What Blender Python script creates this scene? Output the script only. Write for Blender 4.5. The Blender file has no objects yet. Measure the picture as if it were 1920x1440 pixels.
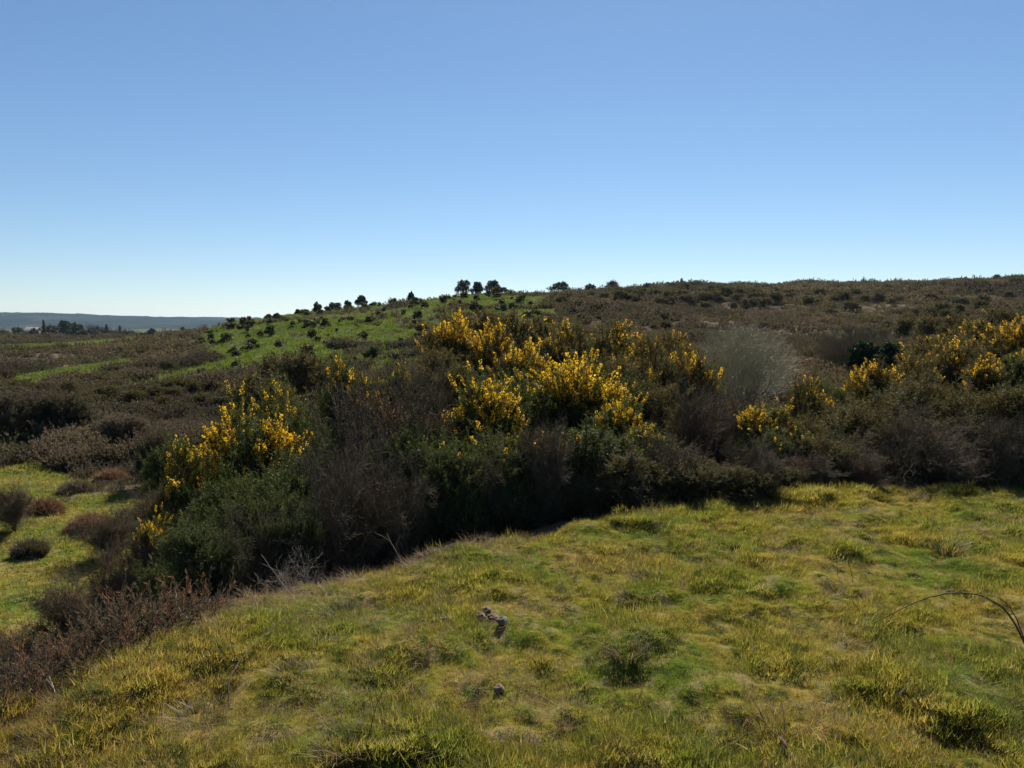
import bpy, math, random
import numpy as np
from mathutils import Vector

S = bpy.context.scene
COL = S.collection
PI = math.pi
# ------------------------------------------------------------------ camera, sky, sun, exposure
EYE = 1.6
F = 1450.0                 # focal length in pixels of the 1920 wide photograph
HOR = 605.0                # row of the true horizon
PITCH = math.atan((720 - HOR) / F)
cam_d = bpy.data.cameras.new('camera')
cam = bpy.data.objects.new('camera', cam_d); COL.objects.link(cam)
cam.location = (0, 0, EYE)
cam.rotation_euler = (PI / 2 - PITCH, 0, 0)
cam_d.sensor_width = 36; cam_d.lens = 36 * F / 1920
cam_d.clip_start = 0.05; cam_d.clip_end = 30000
S.camera = cam

SUN_AZ, SUN_EL = math.radians(10), math.radians(39)
sun_dir = Vector((math.sin(SUN_AZ) * math.cos(SUN_EL), math.cos(SUN_AZ) * math.cos(SUN_EL), math.sin(SUN_EL)))
sd = bpy.data.lights.new('sun', 'SUN'); sd.energy = 5.0; sd.angle = math.radians(0.53); sd.color = (1.0, 0.93, 0.82)
sun = bpy.data.objects.new('sun', sd); COL.objects.link(sun)
sun.rotation_euler = sun_dir.to_track_quat('Z', 'Y').to_euler(); sun.location = (0, 0, 60)

W = bpy.data.worlds.new('World'); S.world = W; W.use_nodes = True
wn = W.node_tree; wn.nodes.clear()
sky = wn.nodes.new('ShaderNodeTexSky'); sky.sky_type = 'NISHITA'; sky.sun_disc = False
sky.sun_elevation = SUN_EL; sky.sun_rotation = SUN_AZ
sky.altitude = 1500; sky.air_density = 1.0; sky.dust_density = 0.1; sky.ozone_density = 4.2
bg = wn.nodes.new('ShaderNodeBackground'); bg.inputs['Strength'].default_value = 0.085
wo = wn.nodes.new('ShaderNodeOutputWorld')
hs = wn.nodes.new('ShaderNodeHueSaturation'); hs.inputs['Saturation'].default_value = 1.14
ga = wn.nodes.new('ShaderNodeGamma'); ga.inputs['Gamma'].default_value = 0.8
wn.links.new(sky.outputs[0], ga.inputs['Color']); wn.links.new(ga.outputs[0], hs.inputs['Color']); wn.links.new(hs.outputs[0], bg.inputs[0]); wn.links.new(bg.outputs[0], wo.inputs[0])
vs = S.view_settings
vs.view_transform = 'Standard'; vs.look = 'None'; vs.exposure = 0.85; vs.gamma = 1; vs.use_curve_mapping = False
S.render.engine = 'CYCLES'
S.cycles.max_bounces = 8; S.cycles.transparent_max_bounces = 8; S.cycles.volume_bounces = 0
S.cycles.use_denoising = True

# ------------------------------------------------------------------ numpy helpers
def rng(s): return np.random.default_rng(s)

def _hash(ix, iy, s):
    h = (ix.astype(np.int64) * 374761393 + iy.astype(np.int64) * 668265263 + s * 974634777) & 0x7fffffff
    h = ((h ^ (h >> 13)) * 1274126177) & 0x7fffffff
    return ((h ^ (h >> 16)) & 0xffff) / 65535.0

def vnoise(x, y, s=0):
    ix = np.floor(x); iy = np.floor(y); fx = x - ix; fy = y - iy
    fx = fx * fx * (3 - 2 * fx); fy = fy * fy * (3 - 2 * fy)
    ix = ix.astype(np.int64); iy = iy.astype(np.int64)
    a = _hash(ix, iy, s); b = _hash(ix + 1, iy, s); c = _hash(ix, iy + 1, s); d = _hash(ix + 1, iy + 1, s)
    return (a * (1 - fx) + b * fx) * (1 - fy) + (c * (1 - fx) + d * fx) * fy

def fbm(x, y, s=0, o=3):
    v = 0; a = 0.5; t = 0
    for k in range(o):
        v = v + a * vnoise(x * 2 ** k + 17.3 * k, y * 2 ** k - 9.1 * k, s + k); t += a; a *= 0.5
    return v / t

def sm(a, b, v):
    t = np.clip((v - a) / (b - a), 0, 1); return t * t * (3 - 2 * t)

def slope_of(py):          # z drop per metre of depth for a pixel row
    v = py - 720.0
    return (v * math.cos(PITCH) + F * math.sin(PITCH)) / (F * math.cos(PITCH) - v * math.sin(PITCH))

def at(px, py, Y):         # a point of the place: photo column and row, at depth Y
    v = py - 720.0
    dy = F * math.cos(PITCH) - v * math.sin(PITCH)
    return ((px - 960) / dy * Y, Y, EYE - slope_of(py) * Y)

def wx(px, Y, py=700):     # world x of a column at depth Y
    return at(px, py, Y)[0]

def onground0(px, py):     # where a pixel meets z = 0
    Y = EYE / slope_of(py); return at(px, py, Y)[:2]

# ------------------------------------------------------------------ terrain height
R_CTRL = [0.5, 3, 6, 8, 12, 20, 28, 40, 60, 85, 120, 160, 200, 250, 320, 500, 1200, 9000]
# columns (photo x) : heights at the depths above
CT = {
 -900: [-2.0, -2.3, -2.6, -2.8, -2.8, -2.8, -2.8, -2.8, -2.8, -3.0, -3.2, -3.4, -4.0, -6, -9, -13, -22, -25],
 0:    [-1.2, -1.3, -1.9, -2.5, -2.75, -2.75, -2.75, -2.7, -2.8, -3.2, -3.7, -3.7, -3.2, -4.0, -8, -13, -22, -25],
 250:  [-1.0, -1.2, -1.8, -2.4, -2.8, -2.8, -2.75, -2.5, -2.7, -2.9, -3.1, -3.0, -2.8, -4.0, -8, -13, -22, -25],
 420:  [-1.0, -1.1, -1.6, -2.1, -2.7, -2.8, -2.7, -2.4, -2.2, -1.4, -0.2, 0.6, 0.0, -3, -7, -13, -22, -25],
 560:  [-.9, -1.0, -1.4, -1.7, -2.3, -2.8, -2.7, -2.4, -1.9, -0.7, 1.1, 2.9, 3.2, 0, -6, -13, -22, -25],
 700:  [-.8, -.9, -1.1, -1.3, -1.7, -2.7, -2.7, -2.3, -1.5, 0.2, 2.4, 4.8, 6.4, 4, -4, -13, -22, -25],
 880:  [-.6, -.7, -.8, -1.0, -1.2, -1.1, -0.9, -0.7, -0.6, 1.0, 4.2, 6.8, 8.8, 8.2, 0, -12, -22, -25],
 1050: [-.5, -.5, -.6, -.8, -1.0, -0.9, -0.6, -0.4, -0.3, 1.4, 4.0, 7.0, 9.2, 10.0, 5, -8, -22, -25],
 1250: [-.3, -.3, -.5, -.7, -1.1, -1.9, -2.7, -2.6, -1.4, 0.9, 3.4, 7.0, 9.6, 12.6, 10, -4, -22, -25],
 1450: [-.2, -.2, -.3, -.5, -1.1, -1.9, -2.4, -2.5, -1.8, 0.3, 3.0, 6.4, 10.0, 14.2, 12, -2, -22, -25],
 1650: [0, 0, -.1, -.2, -.6, -1.2, -1.6, -2.0, -1.4, 0.4, 2.9, 6.0, 9.6, 13.8, 13, 0, -22, -25],
 1800: [0, 0, 0, 0, -.2, -.5, -.7, -.9, -.2, 1.0, 3.3, 6.4, 10.0, 14.2, 13, 0, -22, -25],
 1940: [0, 0, 0, 0, .1, .3, .5, 1.1, 1.8, 3.0, 5.0, 8.0, 11.2, 14.4, 13, 0, -22, -25],
 2800: [0, 0, 0, 0, .2, .5, .9, 1.6, 2.6, 4.2, 6.5, 9.5, 12.5, 16.0, 15, 0, -22, -25],
}
_cols = sorted(CT)
_az = np.array([math.atan((c - 960) / F) for c in _cols])
_NA, _NR = 160, 240
_ga = np.linspace(_az[0], _az[-1], _NA); _gr = np.linspace(math.log(.5), math.log(9000), _NR)
_T = np.zeros((len(_cols), _NR))
for i, c in enumerate(_cols):
    _T[i] = np.interp(_gr, np.log(np.array(R_CTRL) / max(math.cos(_az[i]), .6)), CT[c])
_T2 = np.zeros((_NA, _NR))
for j in range(_NR): _T2[:, j] = np.interp(_ga, _az, _T[:, j])
def _blur(T, ax, n):
    k = np.array([.25, .5, .25])
    for _ in range(n):
        P = np.pad(T, [(1, 1) if a == ax else (0, 0) for a in (0, 1)], mode='edge')
        if ax == 0: T = P[:-2] * .25 + P[1:-1] * .5 + P[2:] * .25
        else: T = P[:, :-2] * .25 + P[:, 1:-1] * .5 + P[:, 2:] * .25
    return T
_T2 = _blur(_blur(_T2, 0, 24), 1, 8)

def far_z(x, y):
    r = np.hypot(x, y); a = np.arctan2(x, y)
    u = np.clip((a - _ga[0]) / (_ga[-1] - _ga[0]), 0, 1) * (_NA - 1)
    v = np.clip((np.log(np.maximum(r, .5)) - _gr[0]) / (_gr[-1] - _gr[0]), 0, 1) * (_NR - 1)
    iu = np.minimum(u.astype(int), _NA - 2); iv = np.minimum(v.astype(int), _NR - 2)
    fu = u - iu; fv = v - iv
    return (_T2[iu, iv] * (1 - fu) + _T2[iu + 1, iv] * fu) * (1 - fv) + (_T2[iu, iv + 1] * (1 - fu) + _T2[iu + 1, iv + 1] * fu) * fv

EDGE = [onground0(*p) for p in [(-60, 1400), (0, 1350), (180, 1290), (350, 1190), (480, 1150), (620, 1108), (760, 1075), (900, 1035), (1060, 998),
                                (1240, 968), (1420, 950), (1600, 932), (1780, 924), (1950, 920)]]
POLY = EDGE + [(14, 7.4), (60, 6), (60, -60), (-30, -60), (-6, -10), (-3.0, 0.6)]
def mound_sd(x, y):        # >0 outside the mown mound, metres from its edge
    x = np.asarray(x, float); y = np.asarray(y, float)
    d = np.full(x.shape, 1e9); ins = np.zeros(x.shape, bool)
    n = len(POLY)
    for i in range(n):
        ax, ay = POLY[i]; bx, by = POLY[(i + 1) % n]
        ex, ey = bx - ax, by - ay; L = ex * ex + ey * ey
        t = np.clip(((x - ax) * ex + (y - ay) * ey) / L, 0, 1)
        d = np.minimum(d, np.hypot(x - ax - t * ex, y - ay - t * ey))
        c = ((ay > y) != (by > y)) & (x < (bx - ax) * (y - ay) / (by - ay + 1e-12) + ax)
        ins ^= c
    return np.where(ins, -d, d)

def height(x, y, fine=True):
    x = np.asarray(x, float); y = np.asarray(y, float)
    r = np.hypot(x, y)
    s = mound_sd(x, y) + (fbm(x * 1.3, y * 1.3, 5) - .5) * .35
    m = sm(-0.15, 2.6, s)
    # mound surface: gentle swells and hummocks
    zn = (fbm(x * .55, y * .55, 11) - .5) * .16 + (fbm(x * 2.2, y * 2.2, 12, 2) - .5) * .10
    hum = sm(.42, .8, fbm(x * 3.6, y * 3.6, 13, 2)) * .06 + (fbm(x * 9, y * 9, 14, 2) - .5) * .06
    zf = far_z(x, y)
    amp = np.clip(r / 60, 0.12, 1.0)
    zf = zf + (fbm(x * .09, y * .09, 21) - .5) * 1.3 * amp + (fbm(x * .4, y * .4, 22) - .5) * .55 * np.clip(r / 30, .3, 1)
    zf = zf + (fbm(x * 1.6, y * 1.6, 23) - .5) * .16
    zf = zf + (fbm(x * .022, y * .03, 25, 2) - .5) * 4.5 * np.clip((r - 55) / 90, 0, 1)
    far = np.clip((r - 400) / 800, 0, 1)
    z = (zn + hum) * (1 - m) + zf * m
    return z - far * r * r * 0  # level far plain

def H(x, y): return float(height(np.array([x]), np.array([y]))[0])

# ------------------------------------------------------------------ ground cover masks (world space)
def ell(x, y, cx, cy, rx, ry, rot=0):
    c, s = math.cos(rot), math.sin(rot)
    dx = x - cx; dy = y - cy
    return ((dx * c + dy * s) / rx) ** 2 + ((-dx * s + dy * c) / ry) ** 2

def green_mask(x, y):
    """1 where short grass grows, 0 where heath grows"""
    t = x / np.maximum(y, .1) * F + 960          # bearing, as a column of the photograph
    n = (fbm(x * .12, y * .12, 31) - .5)
    n2 = (fbm(x * .5, y * .5, 32) - .5)
    g = np.zeros_like(x)
    # terrace down on the left
    g = np.maximum(g, sm(350, 290, t + n2 * 140) * sm(9.0, 11.0, y + n2 * 3) * sm(31, 27, y + n2 * 5) * (1 - .9 * sm(.56, .62, fbm(x * .55 + 3, y * .38, 36))))
    # bright patch in the heath
    e = ell(x, y, wx(155, 72), 72, 3.3, 24, .3)
    g = np.maximum(g, sm(1.2, .8, e + n2 * .8))
    # far flat field
    e = ell(x, y, wx(70, 170), 170, 24, 38)
    g = np.maximum(g, sm(1.1, .9, e))
    # green hill
    hill = sm(380, 470, t + (y - 60) * 1.1 + n * 200) * sm(1130, 1000, t + n * 160 + (170 - y) * .9) * sm(44, 54, y + n * 16)
    hill = hill * (1 - sm(.58, .68, fbm(x * .035 + 4, y * .1, 33)) * .9)
    hill = hill * (1 - sm(.6, .72, fbm(x * .3, y * .3, 34)) * .5)
    g = np.maximum(g, hill)
    # strip by the field edge behind the gorse
    e = ell(x, y, wx(445, 62), 62, 7, 19)
    g = np.maximum(g, sm(1.2, .7, e + n2 * 1.2))
    # strip on the far right moor
    e = ell(x, y, wx(1605, 208), 208, 14, 22)
    g = np.maximum(g, sm(1.15, .85, e))
    s = mound_sd(x, y)
    return np.clip(np.where(s < 0.6, np.maximum(g, sm(.45, .1, s + n2 * .5)), g), 0, 1)

# ------------------------------------------------------------------ mesh helpers
def mesh_tris(name, V, T, mat=None, smooth=False):
    me = bpy.data.meshes.new(name)
    V = np.ascontiguousarray(V, dtype=np.float32).reshape(-1, 3); T = np.ascontiguousarray(T, dtype=np.int32)
    k = T.shape[1]
    me.vertices.add(len(V)); me.vertices.foreach_set('co', V.ravel())
    me.loops.add(T.size); me.loops.foreach_set('vertex_index', T.ravel())
    me.polygons.add(len(T)); me.polygons.foreach_set('loop_start', np.arange(0, T.size, k, dtype=np.int32))
    me.polygons.foreach_set('loop_total', np.full(len(T), k, dtype=np.int32))
    if smooth: me.polygons.foreach_set('use_smooth', np.ones(len(T), dtype=bool))
    me.update(calc_edges=True)
    if mat: me.materials.append(mat)
    return me

def obj(name, me, parent=None, loc=None):
    o = bpy.data.objects.new(name, me); COL.objects.link(o)
    if parent: o.parent = parent
    if loc is not None: o.location = loc
    return o

def tag(o, label=None, cat=None, group=None, kind=None):
    if label: o['label'] = label
    if cat: o['category'] = cat
    if group: o['group'] = group
    if kind: o['kind'] = kind
    return o

def segs_mesh(name, P0, P1, R0, R1, mat, sides=3):
    """tapered prisms from P0 to P1"""
    P0 = np.asarray(P0, float); P1 = np.asarray(P1, float); R0 = np.asarray(R0, float); R1 = np.asarray(R1, float)
    D = P1 - P0; L = np.linalg.norm(D, axis=1, keepdims=True) + 1e-9; D = D / L
    ref = np.where(np.abs(D[:, 2:3]) > .9, np.array([[1., 0, 0]]), np.array([[0., 0, 1]]))
    A = np.cross(D, ref); A /= np.linalg.norm(A, axis=1, keepdims=True) + 1e-9; B = np.cross(D, A)
    n = len(P0); V = np.zeros((n, 2 * sides, 3))
    for k in range(sides):
        a = 2 * PI * k / sides
        off = A * math.cos(a) + B * math.sin(a)
        V[:, k] = P0 + off * R0[:, None]; V[:, sides + k] = P1 + off * R1[:, None]
    q = np.array([[k, (k + 1) % sides, sides + (k + 1) % sides, sides + k] for k in range(sides)])
    T = (q[None] + (np.arange(n) * 2 * sides)[:, None, None]).reshape(-1, 4)
    return mesh_tris(name, V, T, mat, smooth=True)

def rand_dirs(g, n, up=0.0):
    v = g.normal(size=(n, 3)); v[:, 2] += up
    return v / (np.linalg.norm(v, axis=1, keepdims=True) + 1e-9)

def frames(D, g):
    """rotation matrices whose z column is D, random spin"""
    n = len(D); rv = g.normal(size=(n, 3)); A = np.cross(D, rv); A /= np.linalg.norm(A, axis=1, keepdims=True) + 1e-9
    B = np.cross(D, A); return np.stack([A, B, D], axis=2)

def stamp(tmpls, P, D, Sc, g):
    """copies of triangle templates at P, along D"""
    Vs, Ts, off = [], [], 0
    which = g.integers(0, len(tmpls), len(P)); M = frames(D, g)
    for k, (tv, tt) in enumerate(tmpls):
        idx = np.where(which == k)[0]
        if len(idx) == 0: continue
        V = np.einsum('nij,vj->nvi', M[idx], tv) * Sc[idx][:, None, None] + P[idx][:, None, :]
        T = tt[None] + (np.arange(len(idx)) * len(tv))[:, None, None] + off
        Vs.append(V.reshape(-1, 3)); Ts.append(T.reshape(-1, 3)); off += len(idx) * len(tv)
    return np.concatenate(Vs), np.concatenate(Ts)

# ------------------------------------------------------------------ materials
def new_mat(name):
    m = bpy.data.materials.new(name); m.use_nodes = True; m.node_tree.nodes.clear(); return m, m.node_tree.nodes, m.node_tree.links

def ramp(N, stops):
    r = N.new('ShaderNodeValToRGB'); e = r.color_ramp.elements
    while len(e) < len(stops): e.new(.5)
    for i, (p, c) in enumerate(stops): e[i].position = p; e[i].color = (*c, 1)
    return r

def noise(N, L, vec, scale, detail=3, rough=.6):
    n = N.new('ShaderNodeTexNoise'); n.inputs['Scale'].default_value = scale; n.inputs['Detail'].default_value = detail
    n.inputs['Roughness'].default_value = rough; L.new(vec, n.inputs['Vector']); return n.outputs[0]

def mixc(N, L, f, a, b):
    m = N.new('ShaderNodeMix'); m.data_type = 'RGBA'
    if isinstance(f, (int, float)): m.inputs[0].default_value = f
    else: L.new(f, m.inputs[0])
    for s, v in ((6, a), (7, b)):
        if isinstance(v, tuple): m.inputs[s].default_value = (*v, 1)
        else: L.new(v, m.inputs[s])
    return m.outputs[2]

def leafy(name, colour, trans=.35, rough=.55, spec=.25, tmul=(1.3, 1.35, .7)):
    """colour(N, L) returns a colour socket; diffuse leaf that lets light through"""
    m, N, L = new_mat(name)
    c = colour(N, L)
    p = N.new('ShaderNodeBsdfPrincipled'); p.inputs['Roughness'].default_value = rough
    p.inputs['Specular IOR Level'].default_value = spec
    L.new(c, p.inputs['Base Color'])
    t = N.new('ShaderNodeBsdfTranslucent')
    mu = N.new('ShaderNodeMix'); mu.data_type = 'RGBA'; mu.blend_type = 'MULTIPLY'; mu.inputs[0].default_value = 1
    L.new(c, mu.inputs[6]); mu.inputs[7].default_value = (*tmul, 1)
    L.new(mu.outputs[2], t.inputs['Color'])
    x = N.new('ShaderNodeMixShader'); x.inputs[0].default_value = trans
    L.new(p.outputs[0], x.inputs[1]); L.new(t.outputs[0], x.inputs[2])
    o = N.new('ShaderNodeOutputMaterial'); L.new(x.outputs[0], o.inputs[0])
    return m

def geo_pos(N): return N.new('ShaderNodeNewGeometry').outputs['Position']
def obj_rand(N): return N.new('ShaderNodeObjectInfo').outputs['Random']

def island_rand(N): return N.new('ShaderNodeNewGeometry').outputs['Random Per Island']

def col_by(stops_a, stops_b, scale_a, scale_b, mixf=.5):
    def f(N, L):
        p = geo_pos(N)
        a = ramp(N, stops_a); L.new(noise(N, L, p, scale_a, 4), a.inputs[0])
        b = ramp(N, stops_b); L.new(island_rand(N), b.inputs[0])
        return mixc(N, L, mixf, a.outputs[0], b.outputs[0])
    return f

# turf: moss yellow, green, straw in world-space patches, shared by soil sheet and blades
def turf_colour(N, L, dark=1.0):
    p = geo_pos(N)
    n1 = noise(N, L, p, 1.1, 5, .65)
    r1 = ramp(N, [(.33, (.07 * dark, .11 * dark, .018 * dark)), (.44, (.12 * dark, .15 * dark, .022 * dark)),
                  (.52, (.19 * dark, .17 * dark, .03 * dark)), (.64, (.28 * dark, .20 * dark, .055 * dark))])
    L.new(n1, r1.inputs[0])
    n2 = noise(N, L, p, 5.5, 4, .6)
    r2 = ramp(N, [(.52, (0, 0, 0)), (.66, (1, 1, 1))]); L.new(n2, r2.inputs[0])
    c = mixc(N, L, r2.outputs[0], r1.outputs[0], (.26 * dark, .21 * dark, .10 * dark))
    sp = N.new('ShaderNodeSeparateXYZ'); L.new(p, sp.inputs[0])
    m1 = N.new('ShaderNodeMapRange'); m1.inputs[1].default_value = -1.0; m1.inputs[2].default_value = -2.2; L.new(sp.outputs[0], m1.inputs[0])
    m2 = N.new('ShaderNodeMapRange'); m2.inputs[1].default_value = 4.4; m2.inputs[2].default_value = 3.3; L.new(sp.outputs[1], m2.inputs[0])
    m3 = N.new('ShaderNodeMath'); m3.operation = 'MULTIPLY'; L.new(m1.outputs[0], m3.inputs[0]); L.new(m2.outputs[0], m3.inputs[1])
    m4 = N.new('ShaderNodeMath'); m4.operation = 'MULTIPLY'; L.new(m3.outputs[0], m4.inputs[0]); m4.inputs[1].default_value = .75
    c = mixc(N, L, m4.outputs[0], c, (.28 * dark, .17 * dark, .05 * dark))
    n3 = noise(N, L, p, 9.0, 3, .6)
    r3 = ramp(N, [(.36, (1, 1, 1)), (.46, (0, 0, 0))]); L.new(n3, r3.inputs[0])
    return mixc(N, L, r3.outputs[0], c, (.05 * dark, .075 * dark, .016 * dark))

def blade_colour(N, L):
    c = turf_colour(N, L)
    b = ramp(N, [(0, (.04, .065, .014)), (.4, (.10, .12, .025)), (.62, (.20, .165, .06)), (.8, (.20, .12, .06)), (1, (.50, .40, .24))])
    L.new(island_rand(N), b.inputs[0])
    return mixc(N, L, .42, c, b.outputs[0])

def ground_mat():
    m, N, L = new_mat('turf_and_heath_soil')
    at_ = N.new('ShaderNodeAttribute'); at_.attribute_name = 'grass'
    p = geo_pos(N)
    turf = turf_colour(N, L, .85)
    # pasture farther away
    nf = noise(N, L, p, .16, 6, .7)
    rf = ramp(N, [(.3, (.04, .065, .018)), (.5, (.075, .10, .022)), (.7, (.13, .125, .04))]); L.new(nf, rf.inputs[0])
    ln = N.new('ShaderNodeVectorMath'); ln.operation = 'LENGTH'; L.new(p, ln.inputs[0])
    mr = N.new('ShaderNodeMapRange'); mr.inputs[1].default_value = 12; mr.inputs[2].default_value = 35; L.new(ln.outputs['Value'], mr.inputs[0])
    g = mixc(N, L, mr.outputs[0], turf, rf.outputs[0])
    nh = noise(N, L, p, .5, 8, .75)
    rh = ramp(N, [(.3, (.04, .033, .025)), (.5, (.09, .07, .05)), (.62, (.17, .135, .08)), (.75, (.06, .07, .03))]); L.new(nh, rh.inputs[0])
    c = mixc(N, L, at_.outputs['Fac'], rh.outputs[0], g)
    b = N.new('ShaderNodeBsdfPrincipled'); b.inputs['Roughness'].default_value = 1; b.inputs['Specular IOR Level'].default_value = .0
    L.new(c, b.inputs['Base Color'])
    bu = N.new('ShaderNodeBump'); bu.inputs['Strength'].default_value = .6; bu.inputs['Distance'].default_value = .05
    L.new(noise(N, L, p, 14, 6, .75), bu.inputs['Height']); L.new(bu.outputs[0], b.inputs['Normal'])
    o = N.new('ShaderNodeOutputMaterial'); L.new(b.outputs[0], o.inputs[0]); return m

M = {}
M['ground'] = ground_mat()
M['blade'] = leafy('grass_blade', blade_colour, .5, .6, .15, (1.6, 1.62, .8))
M['pasture'] = leafy('pasture_blade', col_by([(.35, (.05, .085, .018)), (.6, (.11, .135, .03))], [(0, (.05, .08, .02)), (1, (.15, .16, .05))], .2, 1), .4, .6, .2, (1.4, 1.5, .5))
M['straw'] = leafy('dry_grass', col_by([(.35, (.22, .14, .065)), (.65, (.38, .27, .13))], [(0, (.13, .09, .05)), (1, (.42, .32, .19))], 1.5, 1), .4, .6, .2, (1.2, 1.1, .8))
M['rush'] = leafy('dark_rush', col_by([(.35, (.03, .06, .014)), (.65, (.05, .085, .02))], [(0, (.02, .04, .01)), (1, (.09, .11, .03))], 1.5, 1), .35, .5, .3)
def heath_colour(N, L):
    c = HC(N, L); p = geo_pos(N)
    a = ramp(N, [(.4, (0, 0, 0)), (.56, (1, 1, 1))]); L.new(noise(N, L, p, .022, 5, .6), a.inputs[0])
    h = N.new('ShaderNodeHueSaturation'); h.inputs['Saturation'].default_value = .75; h.inputs['Value'].default_value = .62; L.new(c, h.inputs['Color'])
    return mixc(N, L, a.outputs[0], h.outputs[0], c)
HC = (col_by([(.32, (.07, .055, .042)), (.42, (.105, .088, .06)), (.5, (.08, .09, .042)), (.56, (.145, .12, .075)), (.7, (.23, .19, .115))],
                                    [(0, (.06, .045, .036)), (.5, (.12, .095, .068)), (.8, (.22, .175, .11)), (1, (.15, .17, .06))], .13, 1, .4))
M['heath'] = leafy('heather', heath_colour, .35, .7, .15, (1.2, 1.05, .85))
M['bracken'] = leafy('dead_bracken', col_by([(.35, (.11, .06, .035)), (.65, (.20, .12, .07))], [(0, (.08, .045, .03)), (1, (.27, .18, .11))], 1.2, 1), .35, .7, .15, (1.2, 1.0, .8))
M['gorse'] = leafy('gorse_spines', col_by([(.34, (.032, .05, .022)), (.5, (.05, .07, .03)), (.6, (.075, .085, .04)), (.7, (.10, .075, .045))],
                                    [(0, (.022, .034, .016)), (.6, (.055, .07, .03)), (.8, (.095, .105, .045)), (.9, (.17, .18, .08)), (1, (.24, .18, .11))], 1.6, 1, .65), .3, .65, .12, (1.4, 1.4, .6))
M['gorse_old'] = leafy('old_gorse_spines', col_by([(.34, (.035, .038, .02)), (.5, (.06, .06, .028)), (.6, (.09, .07, .04)), (.7, (.11, .075, .05))],
                                    [(0, (.025, .028, .015)), (.5, (.075, .075, .035)), (.8, (.14, .11, .06)), (.92, (.26, .21, .12)), (1, (.30, .26, .15))], 1.4, 1, .65), .3, .7, .1, (1.4, 1.3, .7))
M['petal'] = leafy('gorse_petal', col_by([(.35, (.84, .48, .015)), (.65, (.87, .58, .02))], [(0, (.6, .30, .01)), (1, (.88, .64, .04))], 3, 1), .48, .5, .2, (1.1, 1.05, .6))
M['bark'] = leafy('gorse_bark', col_by([(.4, (.06, .045, .032)), (.6, (.11, .085, .06))], [(0, (.05, .04, .03)), (1, (.13, .10, .075))], 6, 1), .0, .85, .2)
M['twig_brown'] = leafy('brown_twig', col_by([(.4, (.08, .065, .042)), (.6, (.13, .10, .066))], [(0, (.06, .05, .035)), (1, (.19, .15, .10))], 3, 1), .0, .85, .08)
M['twig_grey'] = leafy('grey_twig', col_by([(.4, (.33, .32, .21)), (.6, (.43, .41, .27))], [(0, (.22, .21, .14)), (1, (.50, .48, .32))], 1, 1), .35, .5, .5, (1.1, 1.05, .9))
M['twig_pale'] = leafy('pale_dead_twig', col_by([(.4, (.26, .21, .16)), (.6, (.38, .32, .25))], [(0, (.22, .18, .14)), (1, (.42, .36, .28))], 4, 1), .0, .7, .3)
M['bramble'] = leafy('bramble_cane', col_by([(.4, (.06, .032, .024)), (.6, (.10, .06, .04))], [(0, (.05, .03, .024)), (1, (.12, .075, .05))], 5, 1), .0, .75, .15)
M['ivy'] = leafy('ivy_leaf', col_by([(.4, (.018, .032, .016)), (.6, (.035, .055, .025))], [(0, (.015, .03, .014)), (1, (.05, .07, .03))], 2, 1), .25, .7, .1)
M['tree_leaf'] = leafy('dark_tree_leaf', col_by([(.4, (.035, .045, .022)), (.6, (.06, .065, .035))], [(0, (.03, .038, .02)), (1, (.075, .08, .045))], .6, 1), .25, .6, .2)
M['bare_crown'] = leafy('bare_crown_twigs', col_by([(.4, (.06, .05, .04)), (.6, (.10, .08, .06))], [(0, (.05, .042, .035)), (1, (.12, .095, .07))], .6, 1), .1, .8, .1)

# ------------------------------------------------------------------ the ground sheet
def build_ground():
    az = np.concatenate([np.linspace(-PI, -.72, 40, endpoint=False), np.linspace(-.72, .72, 520, endpoint=False), np.linspace(.72, PI, 41)[:-1]])
    r = [0.05, .3, .8, 1.4, 1.9]
    x = 2.2
    while x < 9: r.append(x); x += .03 + .004 * (x - 2.2)
    while x < 330: r.append(x); x *= 1.0135
    while x < 7000: r.append(x); x *= 1.09
    r = np.array(r)
    A, Rr = np.meshgrid(az, r, indexing='ij')
    X = Rr * np.sin(A); Y = Rr * np.cos(A)
    Z = height(X.ravel(), Y.ravel()).reshape(X.shape)
    na, nr = X.shape
    V = np.stack([X, Y, Z], -1).reshape(-1, 3)
    i = np.arange(na)[:, None]; j = np.arange(nr - 1)[None]; i2 = (i + 1) % na
    Q = np.stack([i * nr + j, i2 * nr + j, i2 * nr + j + 1, i * nr + j + 1], -1).reshape(-1, 4)[:, ::-1]
    # closing cap under the camera
    me = mesh_tris('ground', V, Q, M['ground'], smooth=True)
    a = me.attributes.new('grass', 'FLOAT', 'POINT')
    a.data.foreach_set('value', green_mask(V[:, 0], V[:, 1]).astype(np.float32))
    o = obj('ground', me); tag(o, kind='structure')
    return o
build_ground()

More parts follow.
